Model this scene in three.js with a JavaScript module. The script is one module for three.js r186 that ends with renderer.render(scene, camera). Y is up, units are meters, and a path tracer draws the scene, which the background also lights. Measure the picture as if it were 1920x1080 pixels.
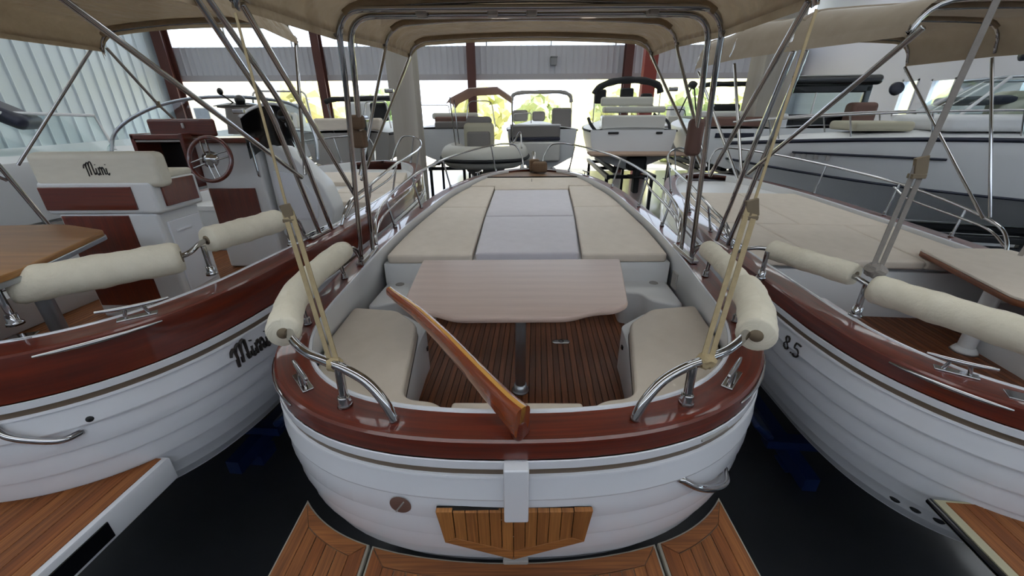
import * as THREE from 'three';
import { RoundedBoxGeometry } from 'three/addons/geometries/RoundedBoxGeometry.js';
import { mergeGeometries, mergeVertices, toCreasedNormals } from 'three/addons/utils/BufferGeometryUtils.js';
import { FontLoader } from 'three/addons/loaders/FontLoader.js';
import { TextGeometry } from 'three/addons/geometries/TextGeometry.js';

// ---------------------------------------------------------------- camera, sky, sun, exposure
const EYE = 3.1;                                   // eye height above the hangar floor
const scene = new THREE.Scene();
const camera = new THREE.PerspectiveCamera(2 * Math.atan(540 / 750) * 180 / Math.PI, 1920 / 1080, 0.05, 300);
camera.position.set(0, EYE, 0);
camera.rotation.order = 'YXZ';
camera.rotation.set(-Math.atan(328 / 750), 0, -0.006);
const renderer = new THREE.WebGLRenderer({ antialias: true });
renderer.toneMapping = THREE.LinearToneMapping;
renderer.toneMappingExposure = 1.14;
renderer.shadowMap.enabled = true;

const SUN = new THREE.Vector3(0.75, 1.0, 0.18).normalize();
scene.background = new THREE.Color(0.82, 0.9, 1.06);       // bright hazy sky
scene.backgroundIntensity = 3;
const sun = new THREE.DirectionalLight(0xfff4e2, 15);
sun.name = 'sun';
sun.position.copy(SUN).multiplyScalar(60);
sun.castShadow = true;
Object.assign(sun.shadow.camera, { left: -60, right: 60, top: 60, bottom: -60, far: 200 });
sun.shadow.mapSize.set(2048, 2048);
scene.add(sun, sun.target);

// ---------------------------------------------------------------- small tools
let seed = 12345;
const rnd = () => ((seed = (seed * 1664525 + 1013904223) >>> 0) / 4294967296);
const V = (x, y, z) => new THREE.Vector3(x, y, z);
const W = (x, d, z) => new THREE.Vector3(x, EYE + d, z);   // height given from eye level
const used = {};
const numbered = (n) => { const k = used[n] = (used[n] ?? -1) + 1; return k ? n + '_' + String(k).padStart(3, '0') : n; };
const shade = (o) => { o.traverse((m) => { if (m.isMesh) { m.castShadow = true; m.receiveShadow = true; } }); return o; };
const I4 = new THREE.Matrix4();

function meshOf(name, geo, mat, label) {
  const m = new THREE.Mesh(geo, mat); m.name = name;
  if (label) m.userData.label = label;
  return m;
}
// parts: [name, geometry, material, [sub-parts], label]; geometry in the coordinates of 'frame'. The thing's origin goes to its base.
function make(frame, name, label, category, group, parts, kind) {
  const box = new THREE.Box3();
  const flat = []; const walk = (l) => l.forEach((p) => { flat.push(p); if (p[3]) walk(p[3]); }); walk(parts);
  const seen = new Map();
  for (const p of flat) { if (p[5]) continue; p[1].computeBoundingBox(); box.union(p[1].boundingBox); }
  const base = box.getCenter(V(0, 0, 0)); base.y = box.min.y;
  const inv = new THREE.Matrix4().makeTranslation(-base.x, -base.y, -base.z);
  for (const p of flat) { if (p[5]) continue; if (!seen.has(p[1])) { p[1].applyMatrix4(inv); seen.set(p[1], 1); } }
  let root;
  const build = (p) => {
    const m = meshOf(p[0], p[1], p[2], p[4]);
    if (p[5]) { m.position.copy(p[5]).sub(base); if (p[6]) m.rotation.copy(p[6]); }
    (p[3] ?? []).forEach((q) => { const c = build(q); if (p[5]) c.position.sub(m.position); m.add(c); });
    return m;
  };
  if (parts.length === 1) root = build(parts[0]);
  else { root = new THREE.Group(); parts.forEach((p) => root.add(build(p))); }
  root.name = numbered(name);
  const pos = base.clone().applyMatrix4(frame), q = new THREE.Quaternion().setFromRotationMatrix(frame);
  root.position.copy(pos); root.quaternion.copy(q);
  if (kind) { root.userData = { kind }; if (label) root.userData.label = label; if (kind === 'stuff') root.userData.category = category; }
  else { root.userData = { label, category }; if (group) root.userData.group = group; }
  scene.add(shade(root));
  return root;
}

// ---------------------------------------------------------------- geometry helpers
function tube(pts, r, radial = 10, caps = true) {
  const n = pts.length, pos = [], uv = [], idx = [], rr = typeof r === 'function' ? r : () => r;
  const T = pts.map((p, i) => pts[Math.min(i + 1, n - 1)].clone().sub(pts[Math.max(i - 1, 0)]).normalize());
  let N = Math.abs(T[0].y) < 0.9 ? V(0, 1, 0) : V(1, 0, 0);
  N.sub(T[0].clone().multiplyScalar(N.dot(T[0]))).normalize();
  let len = 0;
  for (let i = 0; i < n; i++) {
    if (i) { len += pts[i].distanceTo(pts[i - 1]); N.sub(T[i].clone().multiplyScalar(N.dot(T[i]))).normalize(); }
    const B = T[i].clone().cross(N), R = rr(i / (n - 1));
    for (let k = 0; k <= radial; k++) {
      const a = k / radial * Math.PI * 2, c = Math.cos(a) * R, s = Math.sin(a) * R;
      pos.push(pts[i].x + N.x * c + B.x * s, pts[i].y + N.y * c + B.y * s, pts[i].z + N.z * c + B.z * s);
      uv.push(len, k / radial * 2 * Math.PI * R);
    }
  }
  for (let i = 0; i < n - 1; i++) for (let k = 0; k < radial; k++) {
    const a = i * (radial + 1) + k, b = a + radial + 1;
    idx.push(a, a + 1, b, b, a + 1, b + 1);
  }
  if (caps) for (const [i, flip] of [[0, 1], [n - 1, 0]]) {
    const c = pos.length / 3; pos.push(pts[i].x, pts[i].y, pts[i].z); uv.push(0, 0);
    for (let k = 0; k < radial; k++) { const a = i * (radial + 1) + k; flip ? idx.push(c, a + 1, a) : idx.push(c, a, a + 1); }
  }
  return geo(pos, uv, idx);
}
function geo(pos, uv, idx) {
  const g = new THREE.BufferGeometry();
  g.setAttribute('position', new THREE.Float32BufferAttribute(pos, 3));
  g.setAttribute('uv', new THREE.Float32BufferAttribute(uv, 2));
  g.setIndex(idx); g.computeVertexNormals();
  return g;
}
// polyline with rounded corners
function bend(pts, r = 0.1, k = 6) {
  const out = [pts[0].clone()];
  for (let i = 1; i < pts.length - 1; i++) {
    const a = pts[i - 1], b = pts[i], c = pts[i + 1];
    const ra = Math.min(r, a.distanceTo(b) * 0.48), rc = Math.min(r, c.distanceTo(b) * 0.48);
    const p = b.clone().add(a.clone().sub(b).setLength(ra)), q = b.clone().add(c.clone().sub(b).setLength(rc));
    for (let j = 0; j <= k; j++) {
      const t = j / k;
      out.push(p.clone().multiplyScalar((1 - t) * (1 - t)).addScaledVector(b, 2 * t * (1 - t)).addScaledVector(q, t * t));
    }
  }
  out.push(pts[pts.length - 1].clone());
  return out;
}
const curve = (pts, n = 24) => new THREE.CatmullRomCurve3(pts, false, 'centripetal').getPoints(n);
const rod = (a, b, r, radial = 8) => tube([a, b], r, radial);
function rbox(w, h, d, r, x, y, z, ry = 0, rx = 0, rz = 0) {
  const g = new RoundedBoxGeometry(w, h, d, 2, Math.min(r, w / 2.01, h / 2.01, d / 2.01));
  if (rx) g.rotateX(rx); if (rz) g.rotateZ(rz); if (ry) g.rotateY(ry);
  return g.translate(x, y, z);
}
function bx(w, h, d, x, y, z, ry = 0, rx = 0) {
  const g = new THREE.BoxGeometry(w, h, d);
  const p = g.attributes.position, n = g.attributes.normal, uv = g.attributes.uv;
  for (let i = 0; i < p.count; i++) {
    const ax = Math.abs(n.getX(i)), ay = Math.abs(n.getY(i));
    uv.setXY(i, ax > 0.5 ? p.getZ(i) : p.getX(i), ay > 0.5 ? p.getZ(i) : p.getY(i));
  }
  if (rx) g.rotateX(rx); if (ry) g.rotateY(ry);
  return g.translate(x, y, z);
}
function join(list) {
  return mergeGeometries(list.map((g) => { const h = g.index ? g.toNonIndexed() : g; for (const k of Object.keys(h.attributes)) if (!['position', 'normal', 'uv'].includes(k)) h.deleteAttribute(k); return h; }));
}
function shapeOf(pts) { const s = new THREE.Shape(); pts.forEach((p, i) => (i ? s.lineTo(p[0], p[1]) : s.moveTo(p[0], p[1]))); return s; }
function roundPoly(pts, r, k = 5) {
  const out = [], n = pts.length;
  for (let i = 0; i < n; i++) {
    const a = pts[(i + n - 1) % n], b = pts[i], c = pts[(i + 1) % n], rr = b[2] ?? r;
    const la = Math.hypot(a[0] - b[0], a[1] - b[1]), lc = Math.hypot(c[0] - b[0], c[1] - b[1]);
    const q = Math.min(rr, la * 0.48, lc * 0.48);
    const p0 = [b[0] + (a[0] - b[0]) / la * q, b[1] + (a[1] - b[1]) / la * q], p1 = [b[0] + (c[0] - b[0]) / lc * q, b[1] + (c[1] - b[1]) / lc * q];
    for (let j = 0; j <= k; j++) { const t = j / k, u = 1 - t; out.push([u * u * p0[0] + 2 * t * u * b[0] + t * t * p1[0], u * u * p0[1] + 2 * t * u * b[1] + t * t * p1[1]]); }
  }
  return out;
}
// extruded outline standing on the x,y plane, centred on z
function slab(pts, depth, bevel = 0.004, seg = 2) {
  const g = new THREE.ExtrudeGeometry(shapeOf(pts), { depth: Math.max(0.0005, depth - 2 * bevel), bevelEnabled: bevel > 0, bevelThickness: bevel, bevelSize: bevel, bevelOffset: -bevel, bevelSegments: seg, steps: 1 });
  g.translate(0, 0, bevel - depth / 2);
  return toCreasedNormals(g, 0.7);
}
// flat piece lying in a boat: outline in [x, s] (s forward from the stern), top height yTop(s, x)
function plate(pts, thick, yTop, K = 0, bevel = 0.005, seg = 2) {
  const g = new THREE.ExtrudeGeometry(shapeOf(pts), { depth: Math.max(0.0005, thick - 2 * bevel), bevelEnabled: bevel > 0, bevelThickness: bevel, bevelSize: bevel, bevelOffset: -bevel, bevelSegments: seg, steps: 1 });
  const p = g.attributes.position, f = typeof yTop === 'function' ? yTop : () => yTop;
  for (let i = 0; i < p.count; i++) {
    const x = p.getX(i), s = p.getY(i), z = p.getZ(i);
    p.setXYZ(i, x + K * s, f(s, x) - thick + z + bevel, -s);
  }
  return toCreasedNormals(g, 0.7);
}
function lathe(prof, seg = 20) { return new THREE.LatheGeometry(prof.map((p) => new THREE.Vector2(p[0], p[1])), seg); }
// surface through rows of points
function skin(rows, flip = false) {
  const n = rows[0].length, pos = [], uv = [], idx = [];
  rows.forEach((r, j) => {
    let u = 0;
    r.forEach((p, i) => { if (i) u += p.distanceTo(r[i - 1]); pos.push(p.x, p.y, p.z); uv.push(u, j ? (uv[((j - 1) * n + i) * 2 + 1] + p.distanceTo(rows[j - 1][i])) : 0); });
  });
  for (let j = 0; j < rows.length - 1; j++) for (let i = 0; i < n - 1; i++) {
    const a = j * n + i, b = a + n;
    flip ? idx.push(a, a + 1, b, b, a + 1, b + 1) : idx.push(a, b, a + 1, b, b + 1, a + 1);
  }
  return geo(pos, uv, idx);
}

// ---------------------------------------------------------------- textures
function hash(x, y, s) { let h = (x * 374761393 + y * 668265263 + s * 974634777) | 0; h = Math.imul(h ^ (h >>> 13), 1274126177); return ((h ^ (h >>> 16)) >>> 0) / 4294967296; }
function vnoise(x, y, px, py, s) {
  const ix = Math.floor(x), iy = Math.floor(y), fx = x - ix, fy = y - iy, u = fx * fx * (3 - 2 * fx), v = fy * fy * (3 - 2 * fy);
  const m = (a, b) => ((a % b) + b) % b, h = (i, j) => hash(m(ix + i, px), m(iy + j, py), s);
  return (h(0, 0) * (1 - u) + h(1, 0) * u) * (1 - v) + (h(0, 1) * (1 - u) + h(1, 1) * u) * v;
}
function fbm(x, y, px, py, s, o = 4) { let a = 0, w = 0.5, t = 0; for (let i = 0; i < o; i++) { a += w * vnoise(x, y, px, py, s + i); t += w; w *= 0.5; x *= 2; y *= 2; px *= 2; py *= 2; } return a / t; }
function tex(w, h, fn, srgb, size) {
  const d = new Uint8Array(w * h * 4);
  for (let y = 0; y < h; y++) for (let x = 0; x < w; x++) {
    const c = fn(x / w, y / h), o = (y * w + x) * 4;
    d[o] = Math.max(0, Math.min(255, c[0])); d[o + 1] = Math.max(0, Math.min(255, c[1])); d[o + 2] = Math.max(0, Math.min(255, c[2])); d[o + 3] = 255;
  }
  const t = new THREE.DataTexture(d, w, h); t.wrapS = t.wrapT = THREE.RepeatWrapping; t.magFilter = THREE.LinearFilter; t.minFilter = THREE.LinearMipmapLinearFilter; t.generateMipmaps = true;
  if (srgb) t.colorSpace = THREE.SRGBColorSpace;
  t.repeat.set(1 / size[0], 1 / size[1]); t.needsUpdate = true;
  return t;
}
// wood: grain along u
function wood(a, b, s, size = [1.2, 0.3], streak = 1) {
  return tex(512, 256, (u, v) => {
    const g = fbm(u * 4 + 0.6 * fbm(u * 3, v * 4, 3, 4, s + 9), v * 40, 4, 40, s, 4), f = fbm(u * 8, v * 90, 8, 90, s + 20, 3), l = fbm(u * 2, v * 4, 2, 4, s + 40, 3);
    let t = 0.5 + (g - 0.5) * 1.3 * streak + (f - 0.5) * 0.7 * streak + (l - 0.5) * 0.7;
    t = Math.max(0, Math.min(1, t));
    return [0, 1, 2].map((i) => a[i] + (b[i] - a[i]) * t);
  }, true, size);
}
const turned = (t) => { const c = t.clone(); c.rotation = Math.PI / 2; c.needsUpdate = true; return c; };
function cloth(a, b, s, size = [0.5, 0.5]) {
  return tex(256, 256, (u, v) => {
    const t = fbm(u * 6, v * 6, 6, 6, s, 4) * 0.7 + (hash(Math.floor(u * 256), Math.floor(v * 256), s) * 0.3);
    return [0, 1, 2].map((i) => a[i] + (b[i] - a[i]) * t);
  }, true, size);
}
const bumpNoise = (s, f, size) => tex(256, 256, (u, v) => { const t = fbm(u * f, v * f, f, f, s, 4) * 255; return [t, t, t]; }, false, size);

const P = (o) => new THREE.MeshPhysicalMaterial(o);
const mahTex = wood([68, 19, 8], [122, 42, 17], 3, [1.6, 0.35], 0.7);
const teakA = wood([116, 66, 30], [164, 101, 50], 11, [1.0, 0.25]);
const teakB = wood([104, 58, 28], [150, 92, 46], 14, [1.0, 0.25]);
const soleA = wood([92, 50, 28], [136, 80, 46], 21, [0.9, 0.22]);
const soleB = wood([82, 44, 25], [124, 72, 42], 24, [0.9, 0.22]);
const M = {
  gel: P({ color: 0xdcdce0, roughness: 0.22, clearcoat: 0.5, clearcoatRoughness: 0.08 }),
  gelIn: P({ color: 0xd6d5d4, roughness: 0.35, clearcoat: 0.25, clearcoatRoughness: 0.2 }),
  gelWarm: P({ color: 0xc9c6bf, roughness: 0.35, clearcoat: 0.3 }),
  mah: P({ map: mahTex, roughness: 0.35, clearcoat: 0.75, clearcoatRoughness: 0.04 }),
  mahS: P({ map: turned(mahTex), roughness: 0.3, clearcoat: 1, clearcoatRoughness: 0.04 }),
  tiller: P({ map: turned(wood([118, 48, 16], [158, 74, 28], 6, [1.6, 0.3], 0.5)), roughness: 0.25, clearcoat: 1, clearcoatRoughness: 0.03 }),
  ash: P({ map: turned(wood([196, 138, 60], [218, 162, 84], 7, [1.6, 0.3], 0.5)), roughness: 0.25, clearcoat: 1, clearcoatRoughness: 0.03 }),
  teak: [P({ map: turned(teakA), roughness: 0.62 }), P({ map: turned(teakB), roughness: 0.62 }), P({ map: turned(teakA), color: 0xe8dcd0, roughness: 0.62 })],
  teakU: [P({ map: teakA, roughness: 0.62 }), P({ map: teakB, roughness: 0.62 })],
  step: [P({ map: turned(wood([136, 86, 42], [180, 120, 62], 17, [1.0, 0.25])), roughness: 0.6 }), P({ map: turned(wood([126, 78, 38], [170, 110, 56], 18, [1.0, 0.25])), roughness: 0.6 })],
  stepU: P({ map: wood([130, 80, 40], [174, 114, 58], 19, [1.0, 0.25]), roughness: 0.6 }),
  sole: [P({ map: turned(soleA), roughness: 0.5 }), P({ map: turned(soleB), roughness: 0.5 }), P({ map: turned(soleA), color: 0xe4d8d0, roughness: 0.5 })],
  caulk: P({ color: 0x140d0a, roughness: 0.8 }),
  tableTop: P({ map: wood([186, 160, 148], [204, 180, 166], 31, [0.9, 0.12], 0.7), roughness: 0.42, clearcoat: 0.25, clearcoatRoughness: 0.3 }),
  teakTable: P({ map: wood([126, 82, 36], [170, 118, 58], 33, [1.2, 0.3], 0.8), roughness: 0.45, clearcoat: 0.2, clearcoatRoughness: 0.3 }),
  stripe: P({ color: 0x6a5a4b, roughness: 0.4 }),
  chrome: P({ color: 0xb2b0b0, metalness: 1, roughness: 0.07 }),
  alu: P({ color: 0xb4bac2, metalness: 1, roughness: 0.3 }),
  black: P({ color: 0x0a0b0f, roughness: 0.6 }),
  blackGloss: P({ color: 0x0b0c10, roughness: 0.2, clearcoat: 0.5 }),
  navy: P({ color: 0x11142a, roughness: 0.4 }),
  rubber: P({ color: 0x101014, roughness: 0.7 }),
  foam: P({ map: cloth([214, 204, 182], [231, 222, 202], 41, [0.4, 0.4]), roughness: 0.9, bumpMap: bumpNoise(44, 24, [0.3, 0.3]), bumpScale: 0.0022 }),
  canvas: P({ map: cloth([164, 144, 116], [182, 162, 134], 51, [0.5, 0.5]), roughness: 0.95, transmission: 0.3, thickness: 0, bumpMap: bumpNoise(55, 12, [1.4, 1.4]), bumpScale: 0.02 }),
  strap: P({ map: cloth([158, 138, 104], [182, 162, 124], 61, [0.1, 0.1]), roughness: 0.9 }),
  strapGrey: P({ map: cloth([128, 120, 114], [148, 140, 132], 63, [0.1, 0.1]), roughness: 0.9 }),
  cushion: P({ map: cloth([201, 188, 172], [214, 201, 186], 71, [0.5, 0.5]), roughness: 0.6, sheen: 0.3, sheenRoughness: 0.5, bumpMap: bumpNoise(75, 5, [1.2, 1.2]), bumpScale: 0.004 }),
  cushionGrey: P({ map: cloth([198, 192, 196], [210, 204, 208], 72, [0.5, 0.5]), roughness: 0.55, sheen: 0.3, sheenRoughness: 0.5, bumpMap: bumpNoise(76, 5, [1.2, 1.2]), bumpScale: 0.004 }),
  cushionCream: P({ map: cloth([214, 207, 190], [224, 218, 202], 73, [0.5, 0.5]), roughness: 0.7 }),
  piping: P({ color: 0x4a4036, roughness: 0.8 }),
  ink: P({ color: 0x2c2420, roughness: 0.5 }),
  clip: P({ color: 0x7a6a54, roughness: 0.7 }),
  brownCover: P({ map: cloth([96, 74, 56], [122, 98, 76], 81, [0.2, 0.2]), roughness: 0.9 }),
  foreDeck: P({ map: wood([112, 84, 62], [142, 110, 84], 35, [0.9, 0.2], 0.7), roughness: 0.5, clearcoat: 0.2 }),
  rib: P({ color: 0xb9b6ac, roughness: 0.55 }),
  beigeCover: P({ color: 0xaaa490, roughness: 0.8 }),
  greyCover: P({ color: 0x76716d, roughness: 0.8 }),
  farWhite: P({ color: 0xd4d4d4, roughness: 0.4 }),
  farGrey: P({ color: 0x9a9590, roughness: 0.7 }),
  farBrown: P({ color: 0x6a4c42, roughness: 0.7 }),
  steelBlue: P({ color: 0x0a2452, roughness: 0.45 }),
  steelDark: P({ color: 0x17191f, roughness: 0.5, metalness: 0.3 }),
  glass: P({ color: 0xe8f2f2, roughness: 0.02, transmission: 1, thickness: 0, ior: 1.45 }),
  glassDark: P({ color: 0x23262c, roughness: 0.05, transmission: 0.5, thickness: 0, clearcoat: 1 }),
  poly: P({ color: 0xf4f8fa, roughness: 0.25, transmission: 1, thickness: 0 }),
  screen: P({ color: 0x06080c, roughness: 0.1, clearcoat: 1 }),
};
// ---------------------------------------------------------------- the hangar and outdoors
const floorMat = P({ map: tex(512, 512, (u, v) => { const t = fbm(u * 6, v * 6, 6, 6, 90, 5), k = fbm(u * 40, v * 40, 40, 40, 97, 2); const c = 34 + t * 20 + k * 6; return [c, c + 1, c + 4]; }, true, [6, 6]), roughness: 0.32, clearcoat: 0.6, clearcoatRoughness: 0.12 });
const sheetL = P({ color: 0xc6d2da, roughness: 0.5 });
const sheetF = P({ color: 0xc6c5cc, roughness: 0.5 });
const post = P({ color: 0x57302a, roughness: 0.6 });
const postRed = P({ color: 0x7a2a20, roughness: 0.6 });
const concrete = P({ map: tex(256, 256, (u, v) => { const t = fbm(u * 5, v * 5, 5, 5, 120, 5) * 34; return [140 + t, 132 + t, 122 + t]; }, true, [2.5, 2.5]), roughness: 0.85 });
const XL = -18, XR = 15.5, ZF = -24, ZB = 7;
make(I4, 'floor', '', '', null, [['floor', bx(XR - XL, 0.3, ZB - ZF, (XL + XR) / 2, -0.15, (ZB + ZF) / 2), floorMat]], 'structure');
{
  const slabs = [], lights = [-19, -13, -7, -1.5, 4], hw = 0.8, m = P({ color: 0xb8b4ac, roughness: 0.9 }), diff = P({ color: 0xf2f6f8, roughness: 1, transmission: 0.6, thickness: 0 });
  let z = ZF - 0.5;
  for (const c of [...lights, ZB + 0.5 + hw]) { slabs.push(bx(XR - XL + 1, 0.25, c - hw - z, (XL + XR) / 2, 8.9, (c - hw + z) / 2)); z = c + hw; }
  make(I4, 'ceiling', '', '', null, [['roof_sheet', join(slabs), m], ...lights.map((c) => ['rooflight', bx(XR - XL + 0.6, 0.02, hw * 2 + 0.1, (XL + XR) / 2, 9.03, c), diff])], 'structure');
}
// left wall: one profiled sheet per bay, each with its rib
{
  const panels = [], w = 0.55;
  for (let z = ZF, i = 0; z < ZB - 0.01; z += w, i++) {
    const c = [[0, 0], [0.03, 0.06], [0.08, 0.06], [0.11, 0], [w, 0]];
    const rows = [0, 8.8].map((y) => c.map(([d, o]) => V(XL + o, y, z + d)));
    panels.push(['panel', skin(rows, true), sheetL]);
  }
  make(I4, 'wall_left', '', '', null, [['backing', bx(0.2, 8.8, ZB - ZF, XL - 0.12, 4.4, (ZB + ZF) / 2), sheetL, panels]], 'structure');
}
// far wall above the open front: profiled sheet with posts and a light band above it
{
  const rows = [4.86, 6.3].map((y) => { const r = []; for (let x = XL, i = 0; x < XR; x += 0.3, i++) r.push(V(x, y, ZF), V(x + 0.2, y, ZF), V(x + 0.22, y, ZF + 0.04), V(x + 0.28, y, ZF + 0.04)); return r; });
  make(I4, 'wall_far', '', '', null, [
    ['wall_sheet', skin(rows, false), sheetF],
    ['lower_beam', bx(XR - XL, 0.28, 0.16, (XL + XR) / 2, 4.86, ZF + 0.02), P({ color: 0xb5b0b4, roughness: 0.6 })],
    ['backing', bx(XR - XL, 1.44, 0.1, (XL + XR) / 2, 5.58, ZF - 0.12), sheetF],
    ['end_wall', bx(1.1, 4.9, 0.2, XR - 0.5, 2.45, ZF), sheetF],
    ['upper_wall', bx(XR - XL, 0.4, 0.2, (XL + XR) / 2, 8.7, ZF), sheetF],
  ], 'structure');
  const panes = [];
  for (let x = XL; x < XR - 0.1; x += 3.35) panes.push(['pane', bx(3.3, 2.2, 0.02, x + 1.675, 7.4, ZF), M.poly]);
  const mull = []; for (let x = XL; x < XR; x += 3.35) mull.push(bx(0.06, 2.2, 0.08, x, 7.4, ZF));
  make(I4, 'window_1', '', '', null, [['window_frame', join(mull), sheetF], ...panes], 'structure');
}
const steelPost = (x, z, w, mat, label, h = 8.7) => make(I4, 'post', label, 'post', null, [
  ['web', bx(0.05, h, w, x, h / 2, z), mat], ['flange', bx(w, h, 0.05, x, h / 2, z + w / 2), mat], ['flange', bx(w, h, 0.05, x, h / 2, z - w / 2), mat], ['foot_plate', bx(w + 0.15, 0.04, w + 0.15, x, 0.02, z), mat]], 'structure');
steelPost(-17.6, -23.5, 0.5, post, ''); steelPost(-9.9, -23.7, 0.4, post, ''); steelPost(-2.03, -23.5, 0.42, post, ''); steelPost(6.05, -23.5, 0.4, post, ''); steelPost(13.4, -23.5, 0.4, post, '');
make(I4, 'post', '', '', null, [['post', bx(0.62, 8.7, 0.4, 6.6, 4.35, -21.6), postRed]], 'structure');
const column = (x, z, w, h) => make(I4, 'pillar', '', '', null, [['pillar', rbox(w, h, w, 0.03, x, h / 2, z), concrete]], 'structure');
column(-2.28, -9.6, 0.56, 6.4); column(6.6, -11.5, 0.75, 8.7);
// right wall with daylight openings
{
  const segs = [], m = P({ color: 0xc4c4cc, roughness: 0.6 }), holes = [[-17.6, -16.9, 2.9, 4.2], [-16.4, -15.5, 3.2, 4.15], [-13.5, -11.6, 2.1, 4.2], [-10.4, -8.6, 2.1, 4.2], [-5, -1, 2.1, 4.2], [1, 5, 2.1, 4.2]];
  let z = ZF;
  for (const [a, b, lo, hi] of holes) {
    segs.push(bx(0.2, 8.8, a - z, XR, 4.4, (a + z) / 2), bx(0.2, lo, b - a, XR, lo / 2, (a + b) / 2), bx(0.2, 8.8 - hi, b - a, XR, (8.8 + hi) / 2, (a + b) / 2)); z = b;
  }
  segs.push(bx(0.2, 8.8, ZB - z, XR, 4.4, (ZB + z) / 2));
  make(I4, 'wall_right', '', '', null, [['wall_right', join(segs), m]], 'structure');
  holes.forEach(([a, b, lo, hi], i) => {
    const y = (lo + hi) / 2, zc = (a + b) / 2;
    make(I4, 'window_' + (i + 2), '', '', null, [['window_frame', join([bx(0.24, 0.06, b - a, XR, lo + 0.03, zc), bx(0.24, 0.06, b - a, XR, hi - 0.03, zc), bx(0.24, hi - lo, 0.06, XR, y, a + 0.03), bx(0.24, hi - lo, 0.06, XR, y, b - 0.03)]), sheetF], ['pane', bx(0.02, hi - lo - 0.12, b - a - 0.12, XR, y, zc), M.glass]], 'structure');
  });
}
make(I4, 'wall_back', '', '', null, [['wall_back', join([bx(XR - XL, 6.3, 0.25, (XL + XR) / 2, 3.15, ZB), bx(XR - XL, 0.4, 0.25, (XL + XR) / 2, 8.7, ZB)]), sheetF]], 'structure');
make(I4, 'window_8', '', '', null, [['window_frame', join([0, 1, 2, 3, 4, 5].map((i) => bx(0.08, 2.2, 0.12, XL + i * 6.7, 7.4, ZB))), sheetF], ['pane', bx(XR - XL, 2.2, 0.02, (XL + XR) / 2, 7.4, ZB), M.poly]], 'structure');
make(I4, 'trim_1', '', '', null, [['lamp_bracket', join([rbox(0.3, 0.36, 0.2, 0.03, 2.25, 5.55, ZF + 0.2), rbox(0.36, 0.06, 0.26, 0.02, 2.25, 5.76, ZF + 0.2)]), P({ color: 0x8d8d90, roughness: 0.6 })]], 'structure');
// ground outside
make(I4, 'ground', '', '', null, [['ground', bx(160, 0.3, 60, 0, -0.2, ZF - 29.9), P({ map: tex(256, 256, (u, v) => { const t = fbm(u * 8, v * 8, 8, 8, 130, 5) * 50; return [172 + t, 166 + t, 150 + t]; }, true, [5, 5]), roughness: 0.95 })],
], 'structure');
make(I4, 'ground', '', '', null, [['ground', bx(160, 0.3, 60, 0, -0.2, ZB + 30), P({ color: 0xa8a399, roughness: 0.95 })]], 'structure');

// trees and bushes outside
function foliage(r, s, n, flatY = 0.8) {
  const list = [];
  for (let i = 0; i < n; i++) {
    const g = new THREE.IcosahedronGeometry(r * (0.22 + 0.2 * rnd()), 1), p = g.attributes.position;
    const a = rnd() * 6.283, b = Math.acos(2 * rnd() - 1), q = r * Math.cbrt(0.25 + 0.75 * rnd());
    const o = V(Math.sin(b) * Math.cos(a) * q, Math.cos(b) * q * flatY, Math.sin(b) * Math.sin(a) * q);
    for (let k = 0; k < p.count; k++) { const f = 0.75 + 0.5 * hash(Math.round(p.getX(k) * 900), Math.round(p.getY(k) * 900) + Math.round(p.getZ(k) * 700), s + i); p.setXYZ(k, p.getX(k) * f + o.x, p.getY(k) * f + o.y, p.getZ(k) * f + o.z); }
    g.computeVertexNormals(); list.push(g);
  }
  return join(list);
}
// sunny bank behind the yard
{
  const rows = []; for (let j = 0; j <= 16; j++) { const r = []; for (let i = 0; i <= 60; i++) { const x = -20 + i * 1.3, t = j / 16, z = -38 - t * 22; const k = Math.min(1, Math.max(0, (x - 2) / 8)); r.push(V(x, -0.08 + (0.4 + 6.2 * k) * t * (2 - t) + 0.9 * fbm(i * 0.35, j * 0.5, 64, 64, 210, 4) * Math.min(1, t * 4) * (0.4 + k), z)); } rows.push(r); }
  make(I4, 'hillside', '', '', null, [['hillside', skin(rows, false), P({ map: tex(256, 256, (u, v) => { const t = fbm(u * 10, v * 10, 10, 10, 220, 5), q = fbm(u * 30, v * 30, 30, 30, 225, 3); return [150 + t * 70 + q * 20, 152 + t * 60 + q * 22, 92 + t * 50 + q * 20]; }, true, [9, 9]), roughness: 0.95 })]], 'structure');
}
const leafMats = [0xb4b878, 0xa6b47a, 0xbcba82, 0x9cb080].map((c) => P({ color: c, roughness: 0.9, transmission: 0.15, thickness: 0 }));
const trunkMat = P({ map: wood([84, 66, 50], [120, 98, 76], 140, [1, 0.5]), roughness: 0.9 });
[
  [8.2, -32, 1.9, 2.6, 'yellow-green leafy tree outside, behind the boat with the arched black canopy'],
  [13.6, -32.5, 1.9, 2.6, 'rounded green tree outside, just right of the red steel post'],
  [18.9, -33.5, 1.9, 2.8, 'pale green tree outside behind the right pillar'],
  [25.2, -34, 2.0, 2.9, 'leafy tree outside beyond the black hardtop boat'],
  [-2.5, -36, 1.9, 3.0, 'pale green tree far outside above the folding beige boat canopy'],
  [2.6, -36.5, 1.8, 2.7, 'light green tree far outside, right of the brown steel post'],
  [-15.5, -33, 2.2, 3.0, 'yellow-green tree outside by the cream building corner'],
  [-10.6, -36, 2.0, 2.6, 'green tree outside left of the concrete pillar'],
].forEach(([x, z, r, y, label], i) => {
  const crown = foliage(r, 300 + i, 60, 0.9).translate(x, y, z);
  make(I4, 'tree', label, 'tree', null, [['crown', crown, leafMats[i % 4]], ['trunk', tube([V(x, -0.05, z), V(x + 0.1, y * 0.5, z), V(x, y, z)], (t) => 0.22 - 0.1 * t, 8), trunkMat]]);
});
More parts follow.
